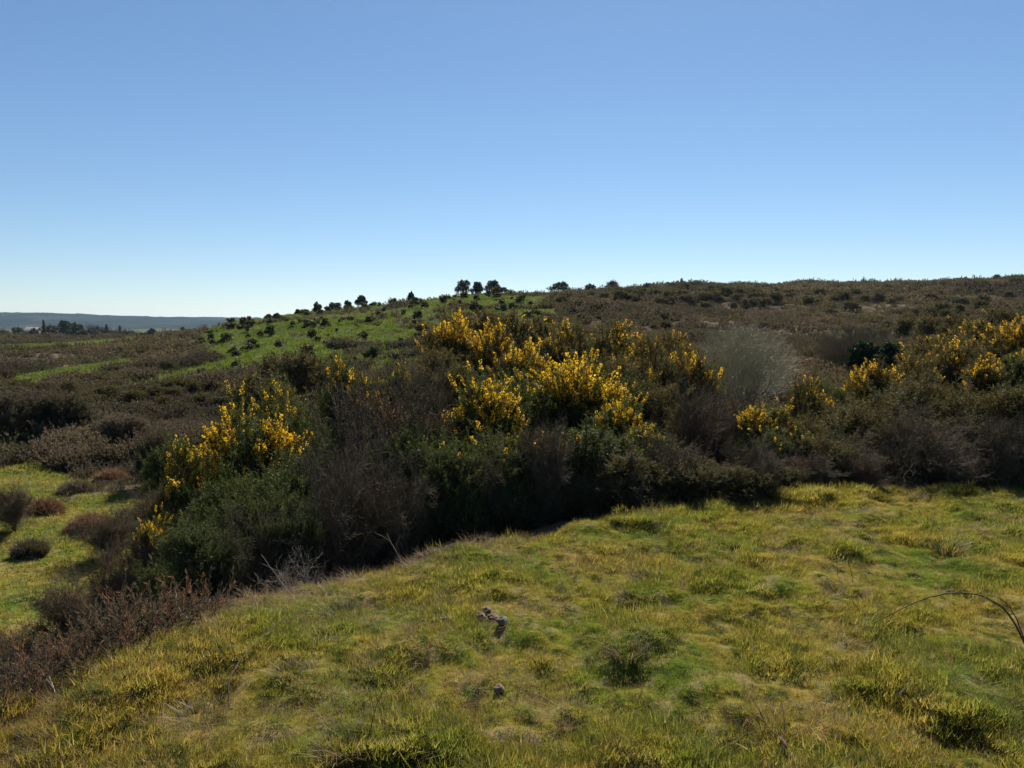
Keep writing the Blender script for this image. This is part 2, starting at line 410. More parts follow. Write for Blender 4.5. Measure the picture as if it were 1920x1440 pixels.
# ------------------------------------------------------------------ far wooded ridge
def build_ridge():
    m, N, L = new_mat('far_wood')
    p = geo_pos(N); r = ramp(N, [(.4, (.012, .02, .014)), (.56, (.022, .032, .02)), (.72, (.07, .08, .045))])
    mp = N.new('ShaderNodeMapping'); mp.inputs['Scale'].default_value = (.004, .002, .02); L.new(p, mp.inputs[0])
    L.new(noise(N, L, mp.outputs[0], 1, 8, .7), r.inputs[0])
    b = N.new('ShaderNodeBsdfPrincipled'); b.inputs['Roughness'].default_value = 1; b.inputs['Specular IOR Level'].default_value = 0
    L.new(r.outputs[0], b.inputs['Base Color']); o = N.new('ShaderNodeOutputMaterial'); L.new(b.outputs[0], o.inputs[0])
    nx, ny = 900, 30
    xs = np.linspace(-4200, 2600, nx); ts = np.linspace(0, 1, ny)
    X, Tt = np.meshgrid(xs, ts, indexing='ij')
    Y = 3000 + Tt * 2200 + (fbm(X * .0011, X * 0, 41) - .5) * 500
    t = X / Y * F + 960
    top_py = np.interp(t, [-400, 0, 100, 160, 250, 350, 480, 700, 2500], [585, 587, 588, 590, 594, 595, 597, 598, 599])
    top = EYE + (HOR - top_py) / F * 4500
    Z = -25 + (top + 25) * sm(0, .62, Tt) * (1 - sm(.8, 1, Tt))
    Z = Z + (fbm(X * .012, Y * .012, 42, 4) - .5) * 14 * sm(.05, .3, Tt) + (vnoise(X * .06, Y * .02, 44) - .5) * 5
    V = np.stack([X, Y, Z], -1).reshape(-1, 3)
    i = np.arange(nx - 1)[:, None]; j = np.arange(ny - 1)[None]
    Q = np.stack([i * ny + j, (i + 1) * ny + j, (i + 1) * ny + j + 1, i * ny + j + 1], -1).reshape(-1, 4)
    tag(obj('hills', mesh_tris('hills', V, Q, m, smooth=True)), kind='structure')
build_ridge()

# ------------------------------------------------------------------ scatter of ground cover (stuff)
def scatter(name, label, P, rotz, sc, tilt, meshes, cat):
    """one object of ground cover: points carrying instances of a few small tufts"""
    src = bpy.data.collections.new(name + '_kinds')
    for k, me in enumerate(meshes):
        o = bpy.data.objects.new(name + '_tuft', me); src.objects.link(o)
    n = len(P)
    pm = bpy.data.meshes.new(name); pm.vertices.add(n); pm.vertices.foreach_set('co', np.ascontiguousarray(P, dtype=np.float32).ravel())
    a = pm.attributes.new('rot', 'FLOAT_VECTOR', 'POINT')
    rot = np.stack([tilt[:, 0], tilt[:, 1], rotz], -1).astype(np.float32); a.data.foreach_set('vector', rot.ravel())
    a = pm.attributes.new('size', 'FLOAT_VECTOR', 'POINT'); a.data.foreach_set('vector', np.ascontiguousarray(sc, dtype=np.float32).ravel())
    a = pm.attributes.new('pick', 'INT', 'POINT'); a.data.foreach_set('value', rng(n).integers(0, len(meshes), n).astype(np.int32))
    o = obj(name, pm); tag(o, label, cat, kind='stuff')
    ng = bpy.data.node_groups.new(name, 'GeometryNodeTree')
    ng.interface.new_socket('Geometry', in_out='INPUT', socket_type='NodeSocketGeometry')
    ng.interface.new_socket('Geometry', in_out='OUTPUT', socket_type='NodeSocketGeometry')
    N, L = ng.nodes, ng.links
    gi = N.new('NodeGroupInput'); go = N.new('NodeGroupOutput')
    ci = N.new('GeometryNodeCollectionInfo'); ci.inputs[0].default_value = src
    ci.inputs['Separate Children'].default_value = True; ci.inputs['Reset Children'].default_value = True
    ip = N.new('GeometryNodeInstanceOnPoints'); ip.inputs['Pick Instance'].default_value = True
    def attr(nm, ty):
        x = N.new('GeometryNodeInputNamedAttribute'); x.data_type = ty; x.inputs[0].default_value = nm; return x.outputs[0]
    L.new(gi.outputs[0], ip.inputs['Points']); L.new(ci.outputs[0], ip.inputs['Instance'])
    L.new(attr('pick', 'INT'), ip.inputs['Instance Index']); L.new(attr('rot', 'FLOAT_VECTOR'), ip.inputs['Rotation'])
    L.new(attr('size', 'FLOAT_VECTOR'), ip.inputs['Scale']); L.new(ip.outputs[0], go.inputs[0])
    md = o.modifiers.new('scatter', 'NODES'); md.node_group = ng
    return o

def tuft_mesh(name, seed, n, h, w, spread, lean, mat, segs=2):
    g = rng(seed); Vs = []; Ts = []; k = 0
    for i in range(n):
        a = g.uniform(0, 2 * PI); r = spread * math.sqrt(g.random()); bx, by = r * math.cos(a), r * math.sin(a)
        la = a + g.normal(0, .8); l = lean * g.uniform(.2, 1.2); hh = h * g.uniform(.45, 1.15); ww = w * g.uniform(.7, 1.2)
        d = np.array([math.cos(la), math.sin(la)]); s = np.array([-d[1], d[0]])
        if g.random() < .5: s = d * .5 + s * .8
        pts = []
        for q in range(segs + 1):
            t = q / segs; z = hh * (t - .18 * lean * t * t); c = np.array([bx, by]) + d * (l * hh * t * t)
            wd = ww * (1 - t) ** .7 * .5
            pts.append((c, z, wd))
        base = k
        for q, (c, z, wd) in enumerate(pts[:-1]):
            Vs += [(*(c - s * wd), z - .01), (*(c + s * wd), z - .01)]; k += 2
        c, z, _ = pts[-1]; Vs.append((*c, z)); k += 1
        for q in range(segs - 1):
            b = base + 2 * q; Ts += [(b, b + 1, b + 3), (b, b + 3, b + 2)]
        b = base + 2 * (segs - 1); Ts.append((b, b + 1, b + 2))
    return mesh_tris(name, np.array(Vs), np.array(Ts), mat)

def heather_mesh(name, seed, n, h, r, mat, leaf=.02, twigs=5, twigr=.002, lf=(.12, .3)):
    """low woody clump: curved stems, each with short side sprigs of tiny leaves"""
    g = rng(seed); P0, P1, R0, R1 = [], [], [], []; LV, LT = [], []
    for i in range(n):
        a = g.uniform(0, 2 * PI); q = math.sqrt(g.random())
        p = np.array([math.cos(a), math.sin(a), 0]) * q * r * .45
        d = np.array([math.cos(a) * q * .8, math.sin(a) * q * .8, 1.0]) + g.normal(0, .15, 3); d /= np.linalg.norm(d)
        hh = h * g.uniform(.65, 1.1); st = hh / 3
        for k in range(3):
            p2 = p + d * st; P0.append(p); P1.append(p2); R0.append(twigr * (1.6 - k * .4)); R1.append(twigr * (1.2 - k * .4))
            for m_ in range(twigs):
                e = d + g.normal(0, .45, 3); e /= np.linalg.norm(e); ln = hh * g.uniform(*lf)
                b = p + (p2 - p) * g.random(); t = b + e * ln
                s = g.normal(size=3); s -= e * s.dot(e); s /= np.linalg.norm(s); s *= leaf * g.uniform(.5, 1) * .5
                n0 = len(LV); LV += [b - s * .4, b + s * .4, b + e * ln * .6 + s, t, b + e * ln * .6 - s]
                LT += [(n0, n0 + 1, n0 + 2), (n0, n0 + 2, n0 + 3), (n0, n0 + 3, n0 + 4)]
            p = p2; d = d + g.normal(0, .22, 3); d /= np.linalg.norm(d)
    sides = 3; P0 = np.array(P0); P1 = np.array(P1)
    D = P1 - P0; D /= np.linalg.norm(D, axis=1, keepdims=True); A = np.cross(D, [[1., .2, 0]]); A /= np.linalg.norm(A, axis=1, keepdims=True)
    R0 = np.array(R0)[:, None]; R1 = np.array(R1)[:, None]
    B = np.cross(D, A)
    V = np.stack([P0 + A * R0, P0 - A * R0 * .5 + B * R0 * .87, P0 - A * R0 * .5 - B * R0 * .87, P1], 1)
    T = np.array([[0, 1, 3], [1, 2, 3], [2, 0, 3]])[None] + (np.arange(len(P0)) * 4)[:, None, None]
    off = len(P0) * 4
    return mesh_tris(name, np.concatenate([V.reshape(-1, 3), np.array(LV)]), np.concatenate([T.reshape(-1, 3), np.array(LT) + off]), mat)

def sample_fan(g, n, y0, y1, t0, t1, power=2.0):
    """ground points inside the view wedge, density falling with distance (power 2 = even)"""
    u = g.random(n); r = (y0 ** power + u * (y1 ** power - y0 ** power)) ** (1 / power)
    t = g.uniform(t0, t1, n); return r * t, r

def place(name, label, x, y, size, jitter, meshes, cat, tiltamp=.12, zoff=0.0, seed=1):
    g = rng(seed); z = height(x, y) + zoff; n = len(x)
    s = size * g.uniform(1 - jitter, 1 + jitter, n)
    sc = np.stack([s, s, s * g.uniform(.8, 1.2, n)], -1)
    return scatter(name, label, np.stack([x, y, z], -1), g.uniform(0, 2 * PI, n), sc, g.normal(0, tiltamp, (n, 2)), meshes, cat)

def build_cover():
    # --- short turf on the mound
    tufts = [tuft_mesh('grass_tuft', 10 + k, 84, .016, .0027, .058, 1.8, M['blade']) for k in range(5)]
    g = rng(2)
    x, y = sample_fan(g, 120000, 2.1, 10.5, -.86, .86, 1.3)
    s = mound_sd(x, y); k = s < .15 + g.random(len(x)) * .35; x, y, s = x[k], y[k], s[k]
    dens = fbm(x * 3.1, y * 3.1, 51, 3)
    size = (.55 + 1.0 * sm(.35, .75, dens)) * (1 + .9 * sm(.35, -.05, -np.abs(s + .05)) * 0)
    size = size * (1 + .12 * sm(-.35, .05, s))
    place('grass', 'short yellow green turf covering the foreground mound', x, y, size, .35, tufts, 'grass', .25, -.004, 3)
    # --- longer blades standing out of the turf in clumps
    tall = [tuft_mesh('long_grass_tuft', 30 + k, 34, .032, .0034, .045, 1.7, M['blade'], 3) for k in range(4)]
    x, y = sample_fan(g, 13000, 2.1, 9.5, -.86, .86, 1.4)
    s = mound_sd(x, y); n = fbm(x * 2.3, y * 2.3, 52, 3)
    k = (s < .3) & ((n > .62) & (g.random(len(x)) < .4) | (s > -.3) & (g.random(len(x)) < .15)); x, y = x[k], y[k]
    place('long_grass', 'longer green grass clumps standing out of the foreground turf', x, y, np.full(len(x), .72), .4, tall, 'grass', .25, -.004, 4)
    # --- dry straw
    straw = [tuft_mesh('straw_tuft', 40 + k, 24, .05, .003, .06, 2.6, M['straw'], 3) for k in range(4)]
    x, y = sample_fan(g, 26000, 2.1, 9, -.86, .86, 1.4)
    s = mound_sd(x, y); n = fbm(x * 1.7 + 5, y * 1.7, 53, 3)
    bank = sm(-.8, .1, s) * sm(.6, -1.3, x)           # straw along the left rim
    k = (s < .7) & ((n > .56) & (g.random(len(x)) < .6) | (g.random(len(x)) < bank * .8) | (g.random(len(x)) < .10)); x, y = x[k], y[k]
    place('dry_grass', 'dry straw coloured grass along the rim and among the turf', x, y, np.full(len(x), .8), .45, straw, 'grass', .3, -.004, 5)
    # --- heather and bracken litter on the bank below the rim
    hd = [heather_mesh('bank_heather_clump', 50 + k, 22, .26, .30, M['bracken'] if k == 1 else M['heath'], .006, 15, .0015, (.05, .14)) for k in range(5)]
    x, y = sample_fan(g, 22000, 2.2, 17, -.95, .8, 1.5)
    s = mound_sd(x, y); gm = green_mask(x, y)
    k = (s > .12) & ((x / y * F + 960 < 330 + 80 * g.random(len(x))) | (s > 2.0)) & (gm < .45 + .25 * g.random(len(x))); x, y = x[k], y[k]
    place('bank_heather', 'brown heather and dead bracken covering the bank below the grass rim', x, y, .62 + .7 * fbm(x * .9, y * .9, 54), .35, hd, 'heather', .25, -.03, 6)
    # --- grass on the lower terrace and the other mid green ground
    mid = [tuft_mesh('terrace_tuft', 60 + k, 22, .055, .010, .10, 1.5, M['blade']) for k in range(3)]
    x, y = sample_fan(g, 60000, 8, 34, -1.0, .1, 1.5)
    gm = green_mask(x, y); s = mound_sd(x, y)
    k = (s > .6) & (g.random(len(x)) < gm); x, y = x[k], y[k]
    place('terrace_grass', 'rough green grass on the lower terrace at the left', x, y, .6 + 1.0 * fbm(x * .8, y * .8, 55) , .4, mid, 'grass', .25, -.01, 7)
    # --- heath, middle distance
    hm = [heather_mesh('heath_clump', 70 + k, 22, .45, .45, M['heath'], .035, 9, .003, (.07, .17)) for k in range(5)]
    x, y = sample_fan(g, 60000, 13, 75, -.95, .8, 1.35)
    gm = green_mask(x, y)
    k = (gm < .35 + .3 * g.random(len(x))) & (mound_sd(x, y) > 1); x, y = x[k], y[k]
    n = fbm(x * .3, y * .3, 56)
    place('heath', 'brown heather moor covering the middle ground', x, y, (.5 + 1.0 * sm(.3, .75, n)) * np.clip(y / 30, .7, 1.25), .35, hm, 'heather', .2, -.06, 8)
    # --- heath, far slopes
    hf = [heather_mesh('far_heath_clump', 80 + k, 16, .8, .8, M['heath'], .13, 4, .008) for k in range(4)] + \
         [heather_mesh('far_green_heath_clump', 86, 16, .7, .8, M['gorse_old'], .13, 4, .008)]
    x, y = sample_fan(g, 72000, 70, 275, -.85, .8, 1.5)
    gm = green_mask(x, y); pt = fbm(x * .035, y * .06, 58, 3); k = (gm < .3 + .3 * g.random(len(x))) & ((pt > .43) | (g.random(len(x)) < .25)); x, y = x[k], y[k]
    n = fbm(x * .12, y * .12, 57)
    place('far_heath', 'brown heather covering the far moor slopes', x, y, (.6 + .8 * sm(.3, .8, n)) * np.clip(y / 130, .8, 1.3), .4, hf, 'heather', .15, -.12, 9)
    # --- pasture tussocks on the green hill
    pt = [tuft_mesh('pasture_tuft', 90 + k, 26, .30, .07, .45, .9, M['pasture'], 1) for k in range(3)]
    x, y = sample_fan(g, 36000, 45, 240, -.7, .5, 1.5)
    gm = green_mask(x, y); k = g.random(len(x)) < gm; x, y = x[k], y[k]
    place('pasture_grass', 'bright green pasture grass on the hillside', x, y, np.full(len(x), 1.0), .4, pt, 'grass', .2, -.03, 10)
build_cover()

# ------------------------------------------------------------------ gorse
def sprig_template(seed, n_sp=15, L=.17, sw=.0075, sl=.034, side=3):
    g = rng(seed); V, T = [], []
    def spine(b, d, ln, w):
        s = np.cross(d, g.normal(size=3)); s /= np.linalg.norm(s); k = len(V)
        V.extend([b - s * w / 2, b + s * w / 2, b + d * ln]); T.append((k, k + 1, k + 2))
    def shoot(b, d, ln, n):
        e = b + d * ln
        for q in range(2):
            s = np.cross(d, g.normal(size=3)); s /= np.linalg.norm(s); k = len(V)
            V.extend([b - s * .003, b + s * .003, e]); T.append((k, k + 1, k + 2))
        for i in range(n):
            t = (i + g.random()) / n; dd = d * .75 + g.normal(0, .6, 3); dd /= np.linalg.norm(dd)
            spine(b + d * ln * t, dd, sl * g.uniform(.6, 1.5), sw * g.uniform(.7, 1.4))
    shoot(np.zeros(3), np.array([0, 0, 1.]), L, n_sp)
    for i in range(side):
        d = np.array([g.normal(0, .7), g.normal(0, .7), 1.0]); d /= np.linalg.norm(d)
        shoot(np.array([0, 0, L * g.uniform(.05, .5)]), d, L * g.uniform(.4, .6), n_sp // 2)
    return np.array(V), np.array(T)

def bloom_template(seed, n=34, L=.15, s=.02):
    g = rng(seed); V, T = [], []
    for i in range(n):
        t = .3 + .8 * g.random(); a = g.uniform(0, 2 * PI); rr = (s * .95) * (1.3 - t * .6)
        c = np.array([math.cos(a) * rr, math.sin(a) * rr, L * t]) + g.normal(0, .004, 3)
        u = g.normal(size=3); u /= np.linalg.norm(u); v = np.cross(u, g.normal(size=3)); v /= np.linalg.norm(v)
        k = len(V); e = s * g.uniform(.6, 1.1)
        V.extend([c - u * e * .5, c + v * e * .45, c + u * e * .5, c - v * e * .35]); T.extend([(k, k + 1, k + 2), (k, k + 2, k + 3)])
    return np.array(V), np.array(T)

SPRIGS = [sprig_template(100 + k) for k in range(4)]
SPRIGS_FAR = [sprig_template(110 + k, 9, .22, .022, .07, 3) for k in range(3)]
BLOOMS = [bloom_template(120 + k) for k in range(4)]
BLOOMS_FAR = [bloom_template(124 + k, 12, .2, .04) for k in range(3)]

def lobes(g, k=9, rad=1.0, h=2.0):
    C, R = [], []
    for i in range(k):
        a = 2 * PI * i / k + g.uniform(-.5, .5); top = i % 2 == 0
        q = g.uniform(.12, .5) if top else g.uniform(.4, .68)
        z = g.uniform(.60, .82) * h if top else g.uniform(.22, .45) * h
        C.append((math.cos(a) * q * rad, math.sin(a) * q * rad, z)); R.append(g.uniform(.26, .40) * rad * (1 if top else 1.05))
    for i in range(k - 1):
        j = g.integers(0, k); d = rand_dirs(g, 1, 1.2)[0]
        C.append(tuple(np.array(C[j]) + d * R[j] * g.uniform(.75, 1.15))); R.append(R[j] * g.uniform(.32, .55))
    C.append((0, 0, h * .5)); R.append(.5 * rad)
    return np.array(C), np.array(R)

def crown_points(g, C, R, n, up=.25, shell=.28, zmin=.04):
    w = R ** 2 / (R ** 2).sum(); k = g.choice(len(R), size=n * 3, p=w)
    d = rand_dirs(g, n * 3, up); u = g.random(n * 3) ** shell
    # knobbly lobes
    kn = 1 + .22 * np.sin(d[:, 0] * 5 + k) * np.cos(d[:, 1] * 4 + k * 2) + .12 * g.random(n * 3)
    P = C[k] + d * (R[k] * u * kn)[:, None]
    ok = P[:, 2] > zmin
    for j in range(len(R)):
        dist = np.linalg.norm(P - C[j], axis=1); ok &= ~((dist < R[j] * .62) & (k != j) & (g.random(len(P)) < .85))
    ok &= ~((P[:, 2] < .38 * C[:, 2].max()) & (g.random(len(P)) < .5))
    idx = np.where(ok)[0][:n]
    return P[idx], d[idx]

def curve_segs(p0, p3, g, n=5, r0=.02, r1=.006, sag=.15):
    """bent limb as segments"""
    p0 = np.array(p0, float); p3 = np.array(p3, float); L = np.linalg.norm(p3 - p0)
    m = (p0 + p3) / 2 + g.normal(0, sag * L, 3) * np.array([1, 1, .4])
    out = []; prev = p0
    for i in range(1, n + 1):
        t = i / n; q = (1 - t) ** 2 * p0 + 2 * t * (1 - t) * m + t * t * p3 + (g.normal(0, .02 * L, 3) if i < n else 0)
        out.append((prev, q, r0 + (r1 - r0) * (i - 1) / n, r0 + (r1 - r0) * i / n)); prev = q
    return out

def gorse_meshes(seed, n=2300, bloom=.3, mat='gorse', far=False, stems=150, h=2.0):
    g = rng(seed); C, R = lobes(g, 9, 1.0, h)
    P, d = crown_points(g, C, R, n)
    D = d * .55 + np.array([[0, 0, .75]]) + g.normal(0, .28, P.shape); D /= np.linalg.norm(D, axis=1, keepdims=True)
    ls = g.choice(np.where(d[:, 2] > -.1)[0], 70, replace=False); LP, LD = [P], [D]
    for q in range(1, 4):
        dd = D[ls] * .8 + d[ls] * .3; dd /= np.linalg.norm(dd, axis=1, keepdims=True)
        LP.append(P[ls] + dd * .10 * q); LD.append(dd)
    P = np.concatenate(LP); D = np.concatenate(LD); d = np.concatenate([d] + [d[ls]] * 3)
    Sc = g.uniform(.75, 1.45, len(P))
    V, T = stamp(SPRIGS_FAR if far else SPRIGS, P, D, Sc, g)
    fol = mesh_tris('gorse_foliage', V, T, M[mat])
    # blossom spikes on the sunlit shoulders, in patches
    cl = fbm(P[:, 0] * 2.4 + seed, P[:, 1] * 2.4 + P[:, 2] * 2.0, seed, 2)
    top = np.quantile(P[:, 2], .99); hz = sm(.64, .84, P[:, 2] / top); outer = (d[:, 2] > -.15)
    thr = .59 - .32 * bloom
    pr = min(1, bloom * 1.6) * hz * (.02 + sm(thr, thr + .05, cl)) * outer * np.where(np.arange(len(P)) >= n, .25, 1)
    pick = g.random(len(P)) < pr
    blo = None
    if pick.sum() > 3:
        V, T = stamp(BLOOMS_FAR if far else BLOOMS, P[pick] + D[pick] * .02, D[pick], Sc[pick] * g.uniform(.8, 1.25, pick.sum()), g)
        blo = mesh_tris('gorse_blossom', V, T, M['petal'])
    sg = []
    for c in C:
        b = (g.normal(0, .10), g.normal(0, .10), -.35)
        sg += curve_segs(b, c, g, 6, .026, .012)
    for i in g.choice(len(P), min(stems, len(P)), replace=False):
        c = C[np.argmin(np.linalg.norm(C - P[i], axis=1))]
        sg += curve_segs(c * np.array([.8, .8, .75]), P[i], g, 3, .010, .004)
    st = segs_mesh('gorse_stem', [s[0] for s in sg], [s[1] for s in sg], [s[2] for s in sg], [s[3] for s in sg], M['bark'], 4)
    return st, fol, blo, float(np.quantile(P[:, 2], .997)) + .12, float(np.quantile(np.hypot(P[:, 0], P[:, 1]), .96)), h

G = {'rich': [gorse_meshes(201 + k, 2600, .62, h=(2.0, 2.8, 1.7)[k]) for k in range(3)],
     'some': [gorse_meshes(211 + k, 2300, .14, h=(2.0, 3.0)[k]) for k in range(2)],
     'few': [gorse_meshes(221 + k, 2400, .012, h=(1.8, 2.8)[k]) for k in range(2)],
     'grey': [gorse_meshes(231 + k, 2200, .03, 'gorse_old', h=(1.5, 2.1, 2.8)[k]) for k in range(3)],
     'greyrich': [gorse_meshes(235 + k, 2200, .2, 'gorse_old', h=(1.8, 2.5)[k]) for k in range(2)],
     'mid': [gorse_meshes(261 + k, 2300, .38, 'gorse_old', h=(1.8, 2.6)[k]) for k in range(2)],
     'heathbush': [gorse_meshes(265, 2300, 0, 'heath', h=1.2)],
     'far': [gorse_meshes(241 + k, 620, .0, 'gorse_old', True, 10) for k in range(3)],
     'farrich': [gorse_meshes(251 + k, 620, .16, 'gorse_old', True, 10) for k in range(2)]}
BASE_R, BASE_H = .93, 1.98      # outline of a unit bush

rr_ = random.Random(5)
def bush(kind, px, Y, top, wpx, label, group=None, name='gorse_bush', cat='gorse bush', sink=.12, variant=None, minw=0.0):
    """a gorse bush at photo column px and depth Y, reaching the row top"""
    x, y, zt = at(px, top, Y); zb = H(x, y); h = max(.35, zt - zb)
    w = max(wpx / F * Y, minw)
    asp = h / max(w, .3)
    st, fol, blo, uh, ur, _ = min(G[kind], key=lambda q: abs(math.log((q[3] / (2 * q[4])) / asp)) + rr_.uniform(0, .25))
    o = bpy.data.objects.new(name, None); COL.objects.link(o); o.empty_display_size = .2
    sz = h / uh; sx = w / 2 / ur; sx = min(max(sx, sz * .7), sz * 1.7)
    o.location = (x, y, zb - .04); o.scale = (sx, sx * rr_.uniform(.9, 1.1), sz)
    o.rotation_euler = (rr_.uniform(-.06, .06), rr_.uniform(-.06, .06), rr_.uniform(0, 2 * PI))
    tag(o, label, cat, group)
    obj('stem', st, o); tag(obj('foliage', fol, o), kind='stuff')
    if blo: tag(obj('blossom', blo, o), kind='stuff')
    return o

GM = 'gorse bushes filling the hollow behind the grass mound'
GR = 'gorse bushes on the rise to the right'
# (kind, column, depth, top row, width in columns, label)
for a in [
 ('rich', 445, 8.6, 758, 220, 'bright yellow flowering gorse bush at the left end of the thicket, above the dark bank'),
 ('some', 360, 9.4, 815, 100, 'small yellow flowering gorse spilling left from the left end of the thicket'),
 ('some', 575, 9.6, 712, 130, 'gorse with one yellow tuft on top, right beside the left end flowering bush'),
 ('some', 640, 11.5, 668, 110, 'tall dark gorse standing behind the bare dead shrub, sparse yellow at its tip'),
 ('some', 730, 12.5, 680, 90, 'dark gorse with scattered yellow tips, just left of the tall golden bank of gorse'),
 ('few', 520, 7.4, 835, 230, 'dark green gorse in shade under the leftmost yellow bush'),
 ('few', 390, 6.9, 890, 200, 'near black shaded gorse low on the bank at the left of the thicket'),
 ('few', 490, 6.2, 900, 190, 'shaded gorse lowest on the bank beside the grass rim, left of centre'),
 ('few', 790, 7.3, 805, 250, 'dark blue green gorse at the front centre of the thicket by the shadowed grass'),
 ('few', 400, 5.4, 965, 170, 'black shaded gorse right on the left rim of the grass, lowest of the shaded ones'),
 ('few', 545, 5.8, 945, 120, 'shaded gorse on the rim, under the forked bare stems'),
 ('few', 315, 5.7, 1030, 130, 'small black gorse where the shaded thicket meets the brown heather bank'),
 ('few', 840, 6.7, 825, 170, 'shaded gorse at the deepest part of the turf shadow'),
 ('few', 930, 7.0, 820, 170, 'shaded gorse where the turf shadow narrows'),
 ('rich', 905, 8.3, 702, 190, 'rounded gorse thick with yellow flowers at the middle of the thicket'),
 ('some', 985, 7.2, 800, 210, 'dark leggy gorse right of the dark front bush, below the central yellow heads'),
 ('some', 1000, 9.2, 690, 150, 'gorse with a single tall yellow spike between the two brightest flowering heads'),
 ('rich', 1090, 9.4, 662, 200, 'gorse with tall yellow spikes, the brightest right of centre'),
 ('rich', 1170, 8.5, 738, 130, 'yellow flowering gorse sloping down to the right of the spiky bright head'),
 ('some', 1215, 7.8, 790, 110, 'gorse with pale yellow flecks at the right foot of the bright heads'),
 ('few', 1090, 7.4, 792, 230, 'dark green gorse under the bright spiky head near the grass'),
 ('grey', 1190, 7.0, 838, 200, 'brownish gorse beside the first bulge of the grass edge'),
 ('mid', 835, 14.5, 588, 130, 'golden gorse highest on the left shoulder behind the thicket, against the green hill'),
 ('mid', 930, 14.0, 605, 130, 'golden gorse just right of the highest shoulder bush'),
 ('mid', 975, 12.6, 640, 120, 'golden gorse stepping down from the shoulder towards the bright heads'),
 ('grey', 810, 12.0, 650, 160, 'grey green gorse below the highest golden shoulder bush'),
 ('grey', 880, 10.6, 680, 170, 'brownish gorse between the shoulder bushes and the rounded yellow bush'),
 ('greyrich', 1050, 17.5, 600, 120, 'gorse with pale yellow tips on the back line of the thicket, left of its middle'),
 ('greyrich', 1150, 18.5, 602, 130, 'gorse with pale yellow tips on the back line, ahead of the dark moor slope'),
 ('greyrich', 1215, 15.5, 625, 130, 'gorse with rusty yellow flowers left of the round grey willow'),
 ('greyrich', 1285, 13.5, 652, 110, 'gorse with a yellow fringe touching the left side of the round grey willow'),
 ('grey', 1110, 12.5, 655, 190, 'olive gorse filling the gap behind the bright spiky head'),
 ('grey', 1220, 11.0, 700, 190, 'olive gorse on the slope below the fringe by the willow'),
 ('grey', 1310, 9.6, 745, 130, 'low gorse in front of the foot of the round willow'),
 ('greyrich', 1260, 24, 622, 110, 'distant flowering gorse at the left edge of the willow crown'),
 ]: bush(*a, group=GM)
for a in [
 ('rich', 1425, 8.6, 752, 110, 'small isolated bright yellow gorse below the round willow'),
 ('grey', 1280, 7.1, 850, 170, 'olive gorse by the second bulge of the grass edge, left of the lone bright bush'),
 ('grey', 1390, 7.0, 862, 170, 'low olive gorse directly in front of the lone bright yellow bush'),
 ('some', 1470, 8.2, 792, 120, 'gorse with a few pale flowers touching the lone bright yellow bush on its right'),
 ('greyrich', 1530, 10.2, 705, 110, 'gorse with dull gold tips at the lower left start of the right hand rise'),
 ('grey', 1520, 8.6, 775, 150, 'grey green gorse at the left foot of the right hand rise'),
 ('mid', 1640, 10.6, 676, 100, 'bright orange yellow gorse tuft on the crest of the right hand rise'),
 ('greyrich', 1710, 11.2, 664, 130, 'dull gold gorse just right of the orange yellow tuft on the rise'),
 ('grey', 1620, 9.2, 735, 190, 'dark olive gorse below the orange yellow tuft on the rise'),
 ('greyrich', 1790, 12.2, 634, 130, 'gold flecked gorse halfway up the crest of the right hand rise'),
 ('greyrich', 1860, 12.8, 606, 120, 'gold flecked gorse near the top of the rise at the right'),
 ('mid', 1925, 11.6, 592, 110, 'yellow topped gorse at the top of the rise on the right border'),
 ('mid', 1850, 9.6, 668, 120, 'gorse with a yellow crown below the top of the rise'),
 ('some', 1935, 9.2, 640, 120, 'tall dark gorse with yellow tips on the right border'),
 ('grey', 1750, 9.6, 700, 190, 'olive gorse in the middle of the right hand rise'),
 ('grey', 1880, 8.6, 720, 200, 'grey green gorse behind the bare twiggy shrub at the far right'),
 ('grey', 1990, 8.2, 700, 220, 'olive gorse cut off by the right border near the grass'),
 ('grey', 1560, 7.9, 812, 150, 'leggy olive gorse left of the bare shrubs in the right thicket'),
 ('grey', 1690, 8.4, 768, 170, 'leggy olive gorse between the bare shrubs and the rise'),
 ('grey', 1830, 8.5, 752, 170, 'leggy olive gorse right of the leaning bare stems'),
 ('grey', 1440, 7.3, 860, 130, 'low olive gorse ahead of the pale fallen stick, by the grass edge'),
 ('few', 1560, 12.5, 712, 130, 'dark gorse behind the left start of the right hand rise'),
 ('greyrich', 1760, 17, 622, 120, 'dull gold gorse behind the crest of the right hand rise'),
 ('greyrich', 1850, 22, 592, 120, 'pale gold gorse farther back above the right hand rise'),
 ]: bush(*a, group=GR)
# gorse farther off, gold brown behind the shoulder
for a in [
 ('farrich', 850, 30, 586, 70, 'rusty gold gorse behind the highest shoulder bush'),
 ('farrich', 905, 31, 582, 80, 'rusty gold gorse in front of the green crest, below the three dark trees'),
 ('farrich', 965, 30, 586, 80, 'rusty gold gorse patch right of the three dark trees'),
 ('farrich', 1010, 33, 594, 70, 'dull gold gorse at the edge of the dark moor hollow'),
 ('far', 560, 33, 655, 110, 'brown grey scrub mass left of the dark tall gorse, in front of the hill'),
 ('far', 520, 38, 662, 90, 'grey brown scrub left part of the mass before the green hill'),
 ('far', 625, 30, 665, 90, 'brown scrub right part of the mass before the green hill'),
 ('far', 490, 27, 700, 130, 'dark shaded scrub above the leftmost yellow gorse'),
 ('farrich', 1740, 60, 588, 60, 'rounded olive bush on the moor above the right hand rise'),
 ('farrich', 1800, 55, 585, 60, 'olive bush with gold flowers on the moor near the right border'),
 ('farrich', 1885, 50, 575, 70, 'gold flecked bush on the moor beside the right border'),
 ('farrich', 1700, 75, 592, 50, 'small gold brown bush on the moor slope'),
 ]: bush(*a, group='scattered scrub on the moor', minw=1.0)

